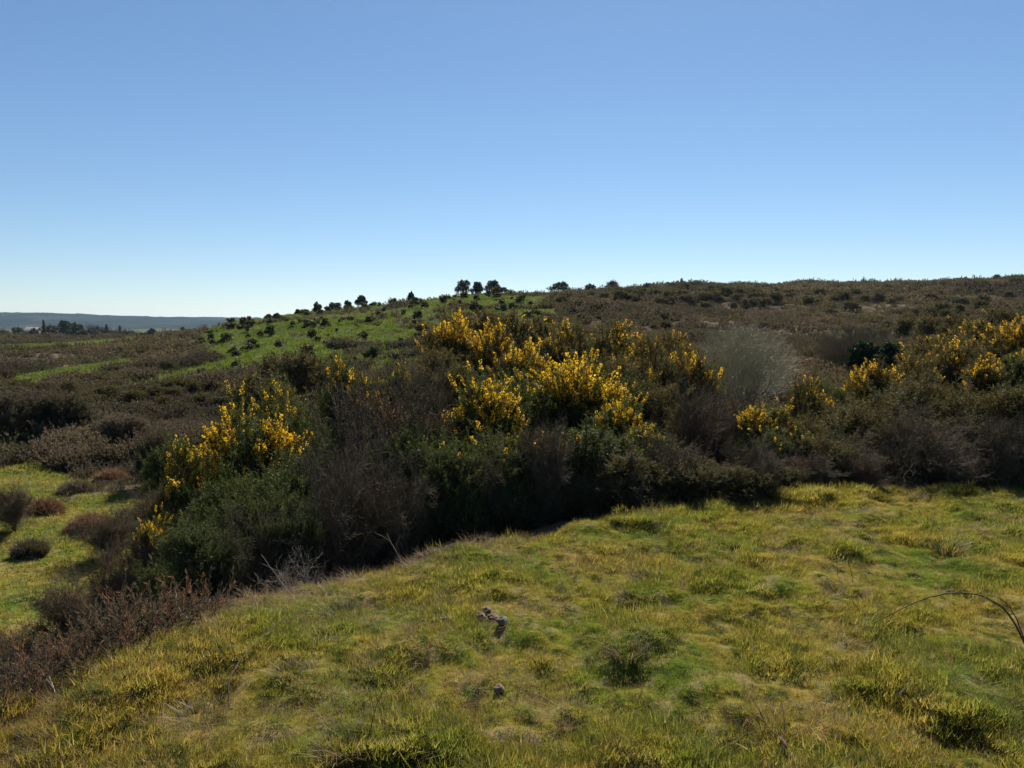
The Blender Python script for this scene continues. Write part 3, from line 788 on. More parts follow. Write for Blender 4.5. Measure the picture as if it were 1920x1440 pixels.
# low gorse and heather bushes standing out of the moor
def moor_bushes():
    g = rng(909); n = 0
    zones = [(1000, 1920, 62, 235, 120, 'low dark bush on the brown moor slope behind the hollow', 'low bushes on the brown moor slope'),
             (1010, 1420, 105, 190, 70, 'large dark bush in the hollow of the moor slope below the skyline', 'large dark bushes in the moor hollow'),
             (0, 560, 34, 110, 60, 'low olive bush standing in the brown heath at the left', 'low bushes in the left heath')]
    for x0, x1, y0, y1, cnt, lab, grp in zones:
        n = 0
        while n < cnt:
            Y_ = y0 + (y1 - y0) * g.random() ** 1.1; px = g.uniform(x0, x1); x = wx(px, Y_)
            if green_mask(np.array([x]), np.array([Y_]))[0] > .3: continue
            if fbm(np.array([x * .03]), np.array([Y_ * .05]), 71)[0] < .4 + .2 * g.random(): continue
            z = H(x, Y_); k = 'farrich' if g.random() < .12 and px > 1500 else 'far'
            st, fol, blo, uh, ur, _ = G[k][g.integers(0, len(G[k]))]
            hh = g.uniform(.9, 2.1) * (1.15 if Y_ > 110 else .6)
            o = bpy.data.objects.new('moor_bush', None); COL.objects.link(o); o.location = (x, Y_, z - .1)
            sx = hh / uh * g.uniform(1.0, 2.2); o.scale = (sx, sx, hh / uh); o.rotation_euler = (0, 0, g.uniform(0, 6.28))
            tag(o, lab if k == 'far' else 'low bush with dull gold flowers on the moor slope at the right', 'bush', grp if k == 'far' else 'dull gold bushes on the moor slope')
            tag(obj('foliage', fol, o), kind='stuff')
            if blo: tag(obj('blossom', blo, o), kind='stuff')
            n += 1
moor_bushes()

# ------------------------------------------------------------------ bare shrubs
def twig_mesh(seed, n_main=9, h=1.8, spread=.55, levels=3, kids=5, r=.016, mat='twig_brown', curl=.2, minr=.0022):
    g = rng(seed); S_ = []
    def grow(p, d, ln, rad, lev):
        k = 3; st = ln / k
        for i in range(k):
            q = p + d * st; r2 = max(minr, rad * (1 - .25 * (i + 1) / k * 1.6))
            S_.append((p, q, max(minr, rad * (1 - .25 * i / k * 1.6)), r2))
            if lev < levels:
                for c in range(kids if i > 0 or lev > 0 else 1):
                    e = d * .9 + g.normal(0, .5, 3) + np.array([0, 0, .15]); e /= np.linalg.norm(e)
                    grow(p + (q - p) * g.random(), e, ln * g.uniform(.38, .62), rad * .45, lev + 1)
            p = q; d = d + g.normal(0, curl, 3); d /= np.linalg.norm(d)
    for i in range(n_main):
        a = 2 * PI * i / n_main + g.uniform(-.3, .3); q = g.uniform(.1, 1) * spread
        d = np.array([math.cos(a) * q, math.sin(a) * q, 1.0]); d /= np.linalg.norm(d)
        grow(np.array([g.normal(0, .05), g.normal(0, .05), -.1]), d, h * g.uniform(.6, .85), r * g.uniform(.7, 1.1), 0)
    return segs_mesh('twigs', [s[0] for s in S_], [s[1] for s in S_], [s[2] for s in S_], [s[3] for s in S_], M[mat], 3)

def leaf_bits(seed, n, h, rad, size, mat, up=.3):
    g = rng(seed); P = rand_dirs(g, n, up) * (g.random(n) ** .4)[:, None] * np.array([rad, rad, h * .5]) + np.array([0, 0, h * .55])
    t = (np.array([[-.5, 0, 0], [.5, .1, 0], [.1, .3, .8]]), np.array([[0, 1, 2]]))
    V, T = stamp([t], P, rand_dirs(g, n), size * g.uniform(.6, 1.3, n), g)
    return mesh_tris('dead_leaves', V, T, M[mat])

TW = {'brown': [twig_mesh(301 + k, 9, 1.75, .6, 3, 4) for k in range(2)],
      'dead': [twig_mesh(311, 7, 1.9, .75, 3, 3, .02, 'twig_brown', .3)],
      'pale': [twig_mesh(315, 6, 1.5, .9, 2, 4, .012, 'twig_pale', .3)]}
LB = {'brown': leaf_bits(321, 2600, 1.7, .8, .024, 'gorse_old'), 'rust': leaf_bits(322, 3000, 1.6, .75, .024, 'bracken')}
def shrub(kind, px, Y, top, wpx, label, leaves=None, name='bare_shrub', cat='shrub', group='bare shrubs in the thicket'):
    x, y, zt = at(px, top, Y); zb = H(x, y); h = max(.3, zt - zb); w = wpx / F * Y
    o = bpy.data.objects.new(name, None); COL.objects.link(o)
    me = rr_.choice(TW[kind]); co = np.zeros(len(me.vertices) * 3, np.float32); me.vertices.foreach_get('co', co); co = co.reshape(-1, 3)
    sz = h / float(np.quantile(co[:, 2], .985)); sx = min(max(w / 2 / float(np.quantile(np.hypot(co[:, 0], co[:, 1]), .95)), sz * .6), sz * 1.2); o.location = (x, y, zb - .03); o.scale = (sx, sx, sz)
    o.rotation_euler = (0, 0, rr_.uniform(0, 6.28)); tag(o, label, cat, group)
    tag(obj('branches', me, o), kind='stuff')
    if leaves: tag(obj('leaves', LB[leaves], o), kind='stuff')
    return o
for a in [
 ('dead', 670, 7.9, 735, 180, 'bare dead shrub with dark forked stems in the gap left of centre'),
 ('brown', 630, 7.2, 850, 200, 'tangled brown dead shrub below the forked bare stems', 'rust'),
 ('brown', 740, 8.4, 720, 120, 'reddish brown bare shrub leaning between forked stems and dark front gorse', 'rust'),
 ('brown', 1600, 8.0, 820, 180, 'grey brown bare shrub left of the pair near the right grass edge', 'brown'),
 ('brown', 1720, 8.1, 790, 200, 'tall grey brown bare shrub in the middle of the right thicket', 'brown'),
 ('brown', 1670, 7.9, 830, 120, 'slim bare shrub between the left bare shrub and the tall one', 'brown'),
 ('brown', 1800, 7.9, 830, 130, 'slim bare shrub just right of the leaning stems', 'brown'),
 ('dead', 1545, 7.6, 850, 130, 'sparse bare shrub above the pale fallen stick'),
 ('dead', 1880, 7.6, 800, 150, 'sparse dark branched shrub close to the right border'),
 ('dead', 870, 6.7, 900, 160, 'bare dark branches sticking out of the shaded front gorse'),
 ('dead', 1180, 6.8, 880, 140, 'bare dark branches by the first bulge of the grass edge'),
 ('brown', 640, 6.1, 900, 130, 'light brown tangled shrub right in the gap of the shaded thicket', 'rust'),
 ('brown', 700, 6.5, 870, 130, 'brown tangled shrub between the gap and the blue green front gorse', 'rust'),
 ('dead', 450, 5.5, 960, 130, 'bare dark branches over the left of the shaded rim gorse'),
 ('dead', 610, 5.9, 880, 140, 'bare dark branches standing between the two shaded rim gorse clumps'),
 ('dead', 760, 6.3, 850, 150, 'bare dark branches left of the deepest turf shadow'),
 ('dead', 1020, 6.9, 830, 140, 'bare dark branches in front of the central yellow heads'),
 ('dead', 1290, 7.1, 830, 140, 'bare dark branches by the second bulge of the grass edge'),
 ('brown', 880, 6.8, 860, 120, 'slim brown twiggy shrub in the shaded front of the thicket', 'rust'),
 ('brown', 1250, 7.3, 820, 120, 'slim brown twiggy shrub between the two bulges of the grass edge', 'brown'),
 ('brown', 1420, 7.3, 830, 120, 'slim brown twiggy shrub under the lone bright yellow bush', 'brown'),
 ('dead', 1740, 7.7, 760, 200, 'bare shrub with dark leaning stems in front of the tall grey brown one'),
 ('brown', 1850, 8.0, 780, 200, 'grey brown bare shrub near the right border above the grass', 'brown'),
 ('brown', 1950, 7.7, 810, 180, 'bare shrub cut by the right border', 'brown'),
 ('brown', 1500, 7.5, 850, 170, 'low reddish brown shrub beside the pale fallen stick', 'rust'),
 ('brown', 1620, 7.4, 850, 160, 'low rusty shrub against the grass edge right of the pale stick', 'rust'),
 ('brown', 1790, 7.5, 840, 170, 'low rusty shrub at the grass edge under the leaning stems', 'rust'),
 ('brown', 1310, 9.0, 738, 70, 'small rust red dead shrub under the left of the willow', 'rust'),
 ('brown', 1355, 9.4, 746, 70, 'small rust brown dead shrub right beside the rust red one', 'rust'),
 ('brown', 1020, 7.0, 800, 110, 'pinkish brown dead shrub in the centre front of the thicket', 'rust'),
 ('brown', 1110, 6.9, 880, 140, 'brown twiggy shrub at the grass edge below the spiky bright gorse', 'brown'),
 ('pale', 560, 5.2, 1035, 130, 'pale dry stems rising out of the shaded bank'),
 ]: shrub(*a)
for a in [
 ('brown', 25, 16, 912, 90, 'purple brown heather bush at the left border beside the terrace grass', 'rust'),
 ('brown', 200, 14.0, 965, 150, 'broad brown heather bush across the lower terrace', 'rust'),
 ('brown', 285, 15.5, 925, 120, 'brown heather bush on the terrace touching the dark thicket', 'rust'),
 ('brown', 150, 9.5, 1085, 170, 'rusty bracken heap on the slope at the lower left', 'rust'),
 ('brown', 235, 8.5, 1025, 130, 'brown bracken and heather heap against the left foot of the thicket', 'rust'),
 ]: shrub(*a, name='heather_bush', group='heather bushes on the left slope')

# dark overhanging bushes on the terrace edge
for a in [
 ('heathbush', 40, 29, 726, 130, 'dark shaded heather bank at the left border, left half'),
 ('heathbush', 115, 29, 732, 110, 'dark shaded heather bank at the left border, right half'),
 ('heathbush', 225, 27, 772, 90, 'dark bush right of the shaded bank on the terrace edge'),
 ('heathbush', 300, 21, 800, 90, 'dark shaded bush left of the leftmost yellow gorse'),
 ('few', 330, 17, 830, 130, 'shaded bush below the leftmost yellow gorse on the terrace'),
 ('grey', 320, 11.5, 905, 90, 'green leafy gorse seedling beside the terrace at the thicket foot'),
 ('rich', 285, 10, 965, 50, 'tiny gorse with yellow flowers at the thicket foot by the terrace'),
 ]: bush(*a, group='dark bushes round the lower terrace')

# ------------------------------------------------------------------ round grey willow and its neighbour
def dome_twigs(seed, n, R_, hgt, mat, r=.012):
    g = rng(seed); S_ = []
    for i in range(n):
        d = rand_dirs(g, 1, .35)[0]; d[2] = max(d[2], -.55); c0 = np.array([0, 0, hgt * .46])
        e = c0 + d * np.array([R_, R_, hgt * .54]) * (1 - .4 * g.random() ** 2); d = e / np.linalg.norm(e)
        b = e * g.uniform(.3, .65) + g.normal(0, .12, 3); b[2] = max(.1, b[2])
        m = (b + e) / 2 + g.normal(0, .16, 3) - np.array([0, 0, .12])
        S_ += [(b, m, r, r * .8), (m, e, r * .8, r * .35)]
        for q in range(8):
            f = m + (e - m) * g.uniform(.3, 1); ee = f + (d * .5 + g.normal(0, .6, 3) + [0, 0, .25]) * g.uniform(.12, .34)
            S_.append((f, ee, r * .55, r * .3))
    for i in range(16):
        a = g.uniform(0, 2 * PI); q = g.uniform(.2, .7)
        S_ += curve_segs((g.normal(0, .25), g.normal(0, .25), -.2), (math.cos(a) * R_ * q, math.sin(a) * R_ * q, hgt * g.uniform(.4, .7)), g, 5, .07, .025)
    return segs_mesh('branches', [s[0] for s in S_], [s[1] for s in S_], [s[2] for s in S_], [s[3] for s in S_], M[mat], 3)

def thing_at(name, px, Y, label, cat, group=None, dz=0.0):
    x = wx(px, Y); o = bpy.data.objects.new(name, None); COL.objects.link(o); o.location = (x, Y, H(x, Y) + dz)
    return tag(o, label, cat, group)
Y = 38
w = thing_at('willow_bush', 1392, Y, 'round pale grey bare willow rising out of the hollow', 'willow')
tip = at(1392, 604, Y)[2] - w.location.z
tag(obj('branches', dome_twigs(401, 1700, 215 / F * Y / 2, tip, 'twig_grey', .0048), w), kind='stuff')
Y = 52
w = thing_at('bare_tree', 1600, Y, 'rounded dark brown bare tree right of the grey willow', 'tree')
tip = at(1600, 612, Y)[2] - w.location.z
tag(obj('branches', dome_twigs(402, 900, 75 / F * Y, tip, 'twig_brown', .008), w), kind='stuff')

def leaf_crown(seed, n, rx, rz, leaf, mat, k=8, up=.2, name='crown'):
    g = rng(seed); C, R = lobes(g, k, 1.0, 2.0)
    P, d = crown_points(g, C, R, n, up, .4, .1)
    P = P * np.array([rx, rx, rz / 2]); P[:, :2] *= (1.15 - .7 * np.clip(np.abs(P[:, 2:3] / rz - .45) * 1.7, 0, 1) ** 2)
    t = (np.array([[-.5, 0, 0], [.5, .1, 0], [.15, .25, .9]]), np.array([[0, 1, 2]]))
    V, T = stamp([t], P, rand_dirs(g, len(P)), leaf * g.uniform(.6, 1.4, len(P)), g)
    return mesh_tris(name, V, T, M[mat])
for px, Y_, tp, ww, lab in [(1618, 48, 640, 60, 'dark ivy covered thicket at the foot of the brown bare tree'),
                            (1665, 47, 636, 70, 'dark evergreen bush beside the ivy thicket, above the right hand rise')]:
    o = thing_at('ivy_thicket', px, Y_, lab, 'bush')
    hh = at(px, tp, Y_)[2] - o.location.z
    g_ = rng(px); sg = []
    for i in range(7): sg += curve_segs((g_.normal(0, .3), g_.normal(0, .3), -.1), (g_.normal(0, .5), g_.normal(0, .5), hh * .8), g_, 5, .06, .02)
    obj('trunk', segs_mesh('trunk', [s[0] for s in sg], [s[1] for s in sg], [s[2] for s in sg], [s[3] for s in sg], M['bark'], 5), o)
    tag(obj('foliage', leaf_crown(px, 4200, ww / F * Y_ / 2 * 1.25, hh, .16, 'ivy', k=6, name='foliage'), o), kind='stuff')

# ------------------------------------------------------------------ trees
def trunk_mesh(seed, h, r, crown_r, n=8, mat='bark', low=.45):
    g = rng(seed); sg = curve_segs((0, 0, -.5), (g.normal(0, .04) * h, g.normal(0, .04) * h, h * .85), g, 7, r, r * .3, .03)
    for i in range(n):
        a = 2 * PI * i / n + g.uniform(-.4, .4); z = h * g.uniform(low * .7, .75)
        sg += curve_segs((0, 0, z * .8), (math.cos(a) * crown_r * .75, math.sin(a) * crown_r * .75, z + h * .15), g, 4, r * .4, r * .1)
    return segs_mesh('trunk', [s[0] for s in sg], [s[1] for s in sg], [s[2] for s in sg], [s[3] for s in sg], M[mat], 6)

def conifer_crown(seed, n, rad, h, leaf, mat):
    g = rng(seed); z = h * (.12 + .88 * g.random(n) ** 1.2); rr = rad * (1.05 - z / h) * (.55 + .45 * np.sqrt(g.random(n))) * (.8 + .35 * np.sin(z / h * 40))
    a = g.uniform(0, 2 * PI, n); P = np.stack([np.cos(a) * rr, np.sin(a) * rr, z], -1)
    t = (np.array([[-.5, 0, 0], [.5, .1, 0], [.15, .25, .9]]), np.array([[0, 1, 2]]))
    V, T = stamp([t], P, rand_dirs(g, n), leaf * g.uniform(.6, 1.4, n), g); return mesh_tris('crown', V, T, M[mat])

def twig_crown(seed, n, rad, h, mat='bare_crown', r=.05):
    g = rng(seed); S_ = []
    for i in range(n):
        d = rand_dirs(g, 1, .3)[0]; c = np.array([0, 0, h * .55]); e = c + d * np.array([rad, rad, h * .45]) * (.7 + .35 * g.random())
        b = c + (e - c) * g.uniform(.2, .6); S_.append((b, e, r, r * .4))
        for q in range(2):
            f = b + (e - b) * g.random(); S_.append((f, f + (d + g.normal(0, .7, 3)) * rad * .25, r * .7, r * .3))
    return segs_mesh('crown', [s[0] for s in S_], [s[1] for s in S_], [s[2] for s in S_], [s[3] for s in S_], M[mat], 3)

def tree(kind, px, Y_, top, wpx, label, group, seed, cat='tree', base=None):
    name = {'round': 'round_tree', 'conifer': 'conifer', 'bare': 'bare_tree', 'shrub': 'hawthorn_bush'}[kind]
    o = thing_at(name, px, Y_, label, cat, group)
    if base is not None: o.location.z = at(px, base, Y_)[2]
    h = max(.8, at(px, top, Y_)[2] - o.location.z); rad = wpx / F * Y_ / 2; lf = max(.10, Y_ / 1450 * 2.2)
    obj('trunk', trunk_mesh(seed, h, max(.04, h * .025), rad, low=.25 if kind == 'shrub' else .45), o)
    if kind == 'conifer': c = conifer_crown(seed, 1500, rad, h, lf, 'tree_leaf')
    elif kind == 'bare': c = twig_crown(seed, 500, rad, h, r=Y_ / 1450 * .35)
    elif kind == 'shrub': c = leaf_crown(seed, 1300, rad * 1.1, h, lf, 'tree_leaf')
    else: c = leaf_crown(seed, 2000, rad * 1.15, h * (.96 if Y_ < 300 else .85), lf, 'tree_leaf', k=5 + seed % 4); 
    c = obj('crown', c, o); tag(c, kind='stuff')
    if kind == 'round': c.location.z = h * (.04 if Y_ < 300 else .15)
    return o
SK = 'trees and bushes along the hill skyline'
for i, a in enumerate([
 ('round', 869, 198, 522, 32, 'tallest dark tree, left of the three on the hill crest'),
 ('round', 895, 200, 525, 24, 'narrow dark tree, middle of the three on the hill crest'),
 ('round', 924, 200, 524, 34, 'dark domed tree, right of the three on the hill crest'),
 ('shrub', 942, 201, 538, 26, 'low dark shoulder bush touching the right of the three crest trees'),
 ('shrub', 880, 185, 552, 22, 'dark bush just below the three crest trees'),
 ('round', 598, 165, 567, 17, 'small round tree standing alone on the left skyline'),
 ('shrub', 562, 160, 580, 13, 'faint small bush between the round skyline tree and the dark pair'),
 ('shrub', 507, 150, 590, 18, 'dark bush, left of the pair where the hill meets the far ridge'),
 ('shrub', 522, 150, 587, 14, 'dark bush, right of the pair where the hill meets the far ridge'),
 ('shrub', 630, 165, 566, 28, 'broad dark thorn bush just right of the lone round skyline tree'),
 ('shrub', 655, 176, 562, 18, 'low bush between the broad thorn bush and the skyline thorn tree'),
 ('round', 680, 182, 551, 20, 'thorn tree with a small crown on the rising skyline'),
 ('shrub', 772, 190, 546, 14, 'small dark bush on the skyline left of the three crest trees'),
 ('round', 1051, 190, 526, 46, 'hazy dark rounded tree at the start of the moor'),
 ('shrub', 1105, 235, 531, 26, 'low dark bush on the crest right of the hazy tree'),
 ('bare', 1147, 235, 527, 22, 'fuzzy bare tree on the moor skyline'),
 ('shrub', 1250, 245, 528, 18, 'rounded dark bush on the moor skyline'),
 ('conifer', 1275, 245, 523, 14, 'small pointed pine on the moor skyline'),
 ('shrub', 1225, 245, 532, 10, 'tiny bush left of the rounded one on the moor skyline'),
 ('bare', 1860, 250, 515, 12, 'spindly bare tree on the skyline at the right'),
 ('shrub', 1890, 250, 516, 40, 'long low bush on the skyline near the right border'),
 ]): tree(*a, SK, 500 + i)
WD = 'trees of the distant wood at the left'
for i, a in enumerate([
 ('bare', 8, 480, 618, 30, 'bare tree of the distant wood on the left border'),
 ('round', 38, 470, 612, 30, 'low dark tree at the left end of the distant wood'),
 ('round', 65, 480, 615, 28, 'dark rounded tree beside the pale roof in the distant wood'),
 ('conifer', 86, 470, 600, 14, 'tall pointed fir in the distant wood, the leftmost one'),
 ('bare', 100, 480, 608, 30, 'greyish bare tree right of the tallest fir'),
 ('round', 125, 475, 602, 36, 'big dark tree, left half of the dense block of the wood'),
 ('round', 148, 480, 604, 36, 'big dark tree, right half of the dense block of the wood'),
 ('bare', 180, 470, 610, 34, 'brown bare tree beside the dense block of the wood'),
 ('conifer', 203, 470, 609, 11, 'narrow fir, the middle one of the distant wood'),
 ('conifer', 228, 470, 612, 11, 'narrow fir, the rightmost one of the distant wood'),
 ('bare', 216, 480, 620, 26, 'low bare tree between the two narrow firs'),
 ('bare', 250, 470, 622, 30, 'low bare tree right of the last fir'),
 ('round', 288, 430, 614, 26, 'isolated rounded bushy tree right of the distant wood'),
 ('shrub', 272, 430, 622, 22, 'low bush at the foot of the isolated rounded tree'),
 ('round', 20, 440, 622, 40, 'low rounded tree in front of the left end of the wood'),
 ('round', 108, 435, 616, 40, 'low dark tree in front between the tallest fir and the dense block'),
 ('round', 160, 430, 618, 44, 'wide dark tree in front of the dense block of the wood'),
 ('bare', 195, 440, 616, 44, 'brown bare tree in front of the middle narrow fir'),
 ('bare', 235, 440, 620, 44, 'brown bare tree in front of the rightmost narrow fir'),
 ('round', 265, 450, 624, 36, 'low dark tree ending the belt of the wood on its right'),
 ('bare', 305, 450, 622, 34, 'faint bare tree beyond the isolated rounded tree'),
 ('shrub', 345, 330, 612, 22, 'small dark tree where the plain meets the green slope'),
 ('shrub', 320, 380, 618, 20, 'low dark bush left of where the plain meets the slope'),
 ('shrub', 440, 200, 602, 22, 'dark bush at the foot of the green slope by the far ridge'),
 ('shrub', 465, 195, 602, 20, 'low bush, next to the slope foot, nearer the dark pair'),
 ]): tree(*a, WD, 540 + i, base=646 if a[1] < 300 else None)

# small farmhouse at the edge of the wood
def house():
    x, y, z = at(62, 622, 500); o = bpy.data.objects.new('house', None); COL.objects.link(o); o.location = (x, y, z - 3)
    tag(o, 'small pale roofed house half hidden in the distant wood', 'house')
    m, N, L = new_mat('render_wall'); b = N.new('ShaderNodeBsdfPrincipled'); b.inputs['Roughness'].default_value = .9
    r = ramp(N, [(.3, (.45, .42, .38)), (.7, (.6, .57, .52))]); L.new(noise(N, L, geo_pos(N), 1.5), r.inputs[0]); L.new(r.outputs[0], b.inputs['Base Color'])
    ou = N.new('ShaderNodeOutputMaterial'); L.new(b.outputs[0], ou.inputs[0])
    m2, N, L = new_mat('slate_roof'); b = N.new('ShaderNodeBsdfPrincipled'); b.inputs['Roughness'].default_value = .35
    r = ramp(N, [(.3, (.20, .17, .16)), (.7, (.3, .26, .24))]); L.new(noise(N, L, geo_pos(N), 2), r.inputs[0]); L.new(r.outputs[0], b.inputs['Base Color'])
    ou = N.new('ShaderNodeOutputMaterial'); L.new(b.outputs[0], ou.inputs[0])
    X, Yh, Z = 4, 3, 3.6
    V = np.array([(-X, -Yh, 0), (X, -Yh, 0), (X, Yh, 0), (-X, Yh, 0), (-X, -Yh, Z), (X, -Yh, Z), (X, Yh, Z), (-X, Yh, Z)])
    obj('wall', mesh_tris('wall', V, np.array([(0, 1, 5, 4), (1, 2, 6, 5), (2, 3, 7, 6), (3, 0, 4, 7)]), m), o)
    V = np.array([(-X - .3, -Yh - .4, Z - .1), (X + .3, -Yh - .4, Z - .1), (X + .3, 0, Z + 2.4), (-X - .3, 0, Z + 2.4), (-X - .3, Yh + .4, Z - .1), (X + .3, Yh + .4, Z - .1)])
    obj('roof', mesh_tris('roof', V, np.array([(0, 1, 2, 3), (3, 2, 5, 4)]), m2), o)
house()

# small bushes dotted on the green hill
def dotted():
    g = rng(77); metas = []
    for k in range(4):
        C, R = lobes(g, 5, 1, 2); P, d = crown_points(g, C, R, 260, .2, .4, .05); P = P * np.array([.5, .5, .45])
        t = (np.array([[-.5, 0, 0], [.5, .1, 0], [.15, .25, 1.0]]), np.array([[0, 1, 2]]))
        V, T = stamp([t], P, rand_dirs(g, len(P), .8), .17 * g.uniform(.6, 1.4, len(P)), g)
        metas.append(mesh_tris('small_hill_bush', V, T, M['gorse'] if k % 2 else M['gorse_old']))
    n = 0; tries = 0
    while n < 210 and tries < 6000:
        tries += 1
        y = 55 + 105 * g.random() ** .8; px = g.uniform(360, 1000); x = wx(px, y)
        gm = green_mask(np.array([x]), np.array([y]))[0]
        if gm < .5: continue
        band = fbm(np.array([x * .05]), np.array([y * .14]), 61)[0]
        if g.random() > .2 + 1.6 * max(0, band - .42): continue
        o = obj('hillside_bush', metas[g.integers(0, 4)], None, (x, y, H(x, y) - .08))
        s = g.uniform(.55, 1.4) * (1 if g.random() < .8 else 1.5) * (.75 if y < 100 else 1); o.scale = (s * g.uniform(.9, 1.5), s * g.uniform(.9, 1.3), s * g.uniform(.7, 1.1)); o.rotation_euler = (0, 0, g.uniform(0, 6.28))
        tag(o, 'small dark bush dotted on the sunlit green hillside', 'bush', 'small dark bushes dotted over the green hill'); n += 1
dotted()

# ------------------------------------------------------------------ foreground details
def on_turf(px, py):
    """where the view line of a photo pixel meets the mound"""
    Y_ = EYE / slope_of(py)
    for _ in range(16):
        x, y, z = at(px, py, Y_); Y_ += .6 * (z - H(x, y)) / slope_of(py)
    return at(px, py, Y_)

def cane(name, label, pts, r, mat, cat, group=None, forks=()):
    """a bent cane through world points, with thin side twigs as its own parts"""
    g = rng(len(label)); P = np.array(pts, float); n = 26
    def spline(P, n):
        out = []
        t = np.linspace(0, len(P) - 1, n)
        for u in t:
            i = int(min(len(P) - 2, u)); f = u - i
            p0 = P[max(i - 1, 0)]; p1 = P[i]; p2 = P[i + 1]; p3 = P[min(i + 2, len(P) - 1)]
            out.append(.5 * ((2 * p1) + (-p0 + p2) * f + (2 * p0 - 5 * p1 + 4 * p2 - p3) * f * f + (-p0 + 3 * p1 - 3 * p2 + p3) * f ** 3))
        return np.array(out)
    o0 = P[0].copy(); c = spline(P, n) - o0; c[1:-1] += g.normal(0, r * .35, (n - 2, 3))
    rad = np.linspace(r, r * .35, n)
    V = []; sides = 6
    D = np.gradient(c, axis=0); D /= np.linalg.norm(D, axis=1, keepdims=True) + 1e-9
    A = np.cross(D, [[.3, .2, 1.]]); A /= np.linalg.norm(A, axis=1, keepdims=True); B = np.cross(D, A)
    for k in range(sides):
        a = 2 * PI * k / sides; V.append(c + (A * math.cos(a) + B * math.sin(a)) * rad[:, None])
    V = np.stack(V, 1).reshape(-1, 3)
    Q = [(i * sides + k, i * sides + (k + 1) % sides, (i + 1) * sides + (k + 1) % sides, (i + 1) * sides + k) for i in range(n - 1) for k in range(sides)]
    e = bpy.data.objects.new(name, None); COL.objects.link(e); e.location = o0
    tag(e, label, cat, group)
    obj('stem', mesh_tris('stem', V, np.array(Q), M[mat], True), e)
    for f in forks:
        i = int(f * (n - 1)); d = D[i] * .7 + g.normal(0, .55, 3) + np.array([0, 0, .3]); ln = g.uniform(.06, .16) * (r / .004)
        ln = min(ln, .3); sg = curve_segs(c[i], c[i] + d * ln, g, 4, rad[i] * .6, rad[i] * .25, .1)
        obj('side_twig', segs_mesh('side_twig', [s[0] for s in sg], [s[1] for s in sg], [s[2] for s in sg], [s[3] for s in sg], M[mat], 4), e)
    return e

def img_path(pts, lift):
    """photo points at the depth of the first one's footing, raised clear of the turf"""
    out = []
    for (px, py, Y_) in pts: out.append(at(px, py, Y_))
    return out
# arching bramble at the right
a0 = on_turf(1935, 1235)
cane('bramble_cane', 'long arching bramble cane at the right border, bending left to the turf',
     [a0, at(1890, 1150, a0[1] - .02), at(1840, 1118, a0[1] + .05), at(1780, 1112, a0[1] + .15), at(1720, 1128, a0[1] + .25), at(1670, 1152, a0[1] + .2), on_turf(1632, 1172)], .005, 'bramble', 'bramble', 'bramble canes on the turf', (.2, .35, .5, .62, .8))
cane('bramble_cane', 'short arching bramble cane just inside the long one at the right border',
     [a0, at(1905, 1160, a0[1] + .05), at(1880, 1125, a0[1] + .1), at(1850, 1115, a0[1] + .15)], .0035, 'bramble', 'bramble', 'bramble canes on the turf', (.4, .7))
cane('fallen_stick', 'curved brown stick poking in at the bottom, right of centre',
     [on_turf(1482, 1445), at(1474, 1400, on_turf(1474, 1400)[1] - .04), at(1452, 1372, on_turf(1452, 1372)[1] - .03), on_turf(1410, 1335)], .007, 'bramble', 'stick', None, (.45, .8))
p = on_turf(430, 1325); q = on_turf(620, 1150)
cane('bramble_cane', 'brown bramble cane rising in a long curve on the left turf',
     [p, at(432, 1270, p[1] + .12), at(470, 1215, p[1] + .35), at(530, 1165, p[1] + .7), at(590, 1148, q[1] - .05)], .0038, 'bramble', 'bramble', 'bramble canes on the turf', (.35, .55, .72, .85))
cane('bramble_cane', 'straight dark bramble cane lying low towards the left rim',
     [on_turf(170, 1326), at(230, 1308, on_turf(230, 1320)[1]), at(300, 1290, on_turf(300, 1300)[1]), on_turf(378, 1280)], .006, 'bramble', 'bramble', 'bramble canes on the turf', (.3, .6))
cane('dead_stem', 'thin dark weed stem rising from the turf left of the bottom middle',
     [on_turf(695, 1372), at(702, 1335, on_turf(695, 1372)[1]), at(722, 1285, on_turf(695, 1372)[1] + .03)], .0028, 'twig_brown', 'stem', 'thin weed stems', (.5, .8))
for k, (x0, y0, x1, y1, lab) in enumerate([(1570, 1080, 1566, 1028, 'thin upright weed stem, left of the two on the turf at right'),
                                      (1597, 1078, 1582, 1022, 'thin leaning weed stem, right of the two on the turf at right'),
                                      (1232, 1092, 1240, 1040, 'thin twig rising from the dark tuft on the upper turf'),
                                      (888, 1372, 892, 1318, 'short dark stem near the bottom middle'),
                                      (1600, 1270, 1610, 1225, 'short pale stem in the right turf')]):
    p = on_turf(x0, y0); cane('dead_stem', lab, [p, at((x0 + x1) / 2 + 1, (y0 + y1) / 2, p[1]), at(x1, y1, p[1] + .02)], .0022, 'twig_brown', 'stem', 'thin weed stems', (.6,))
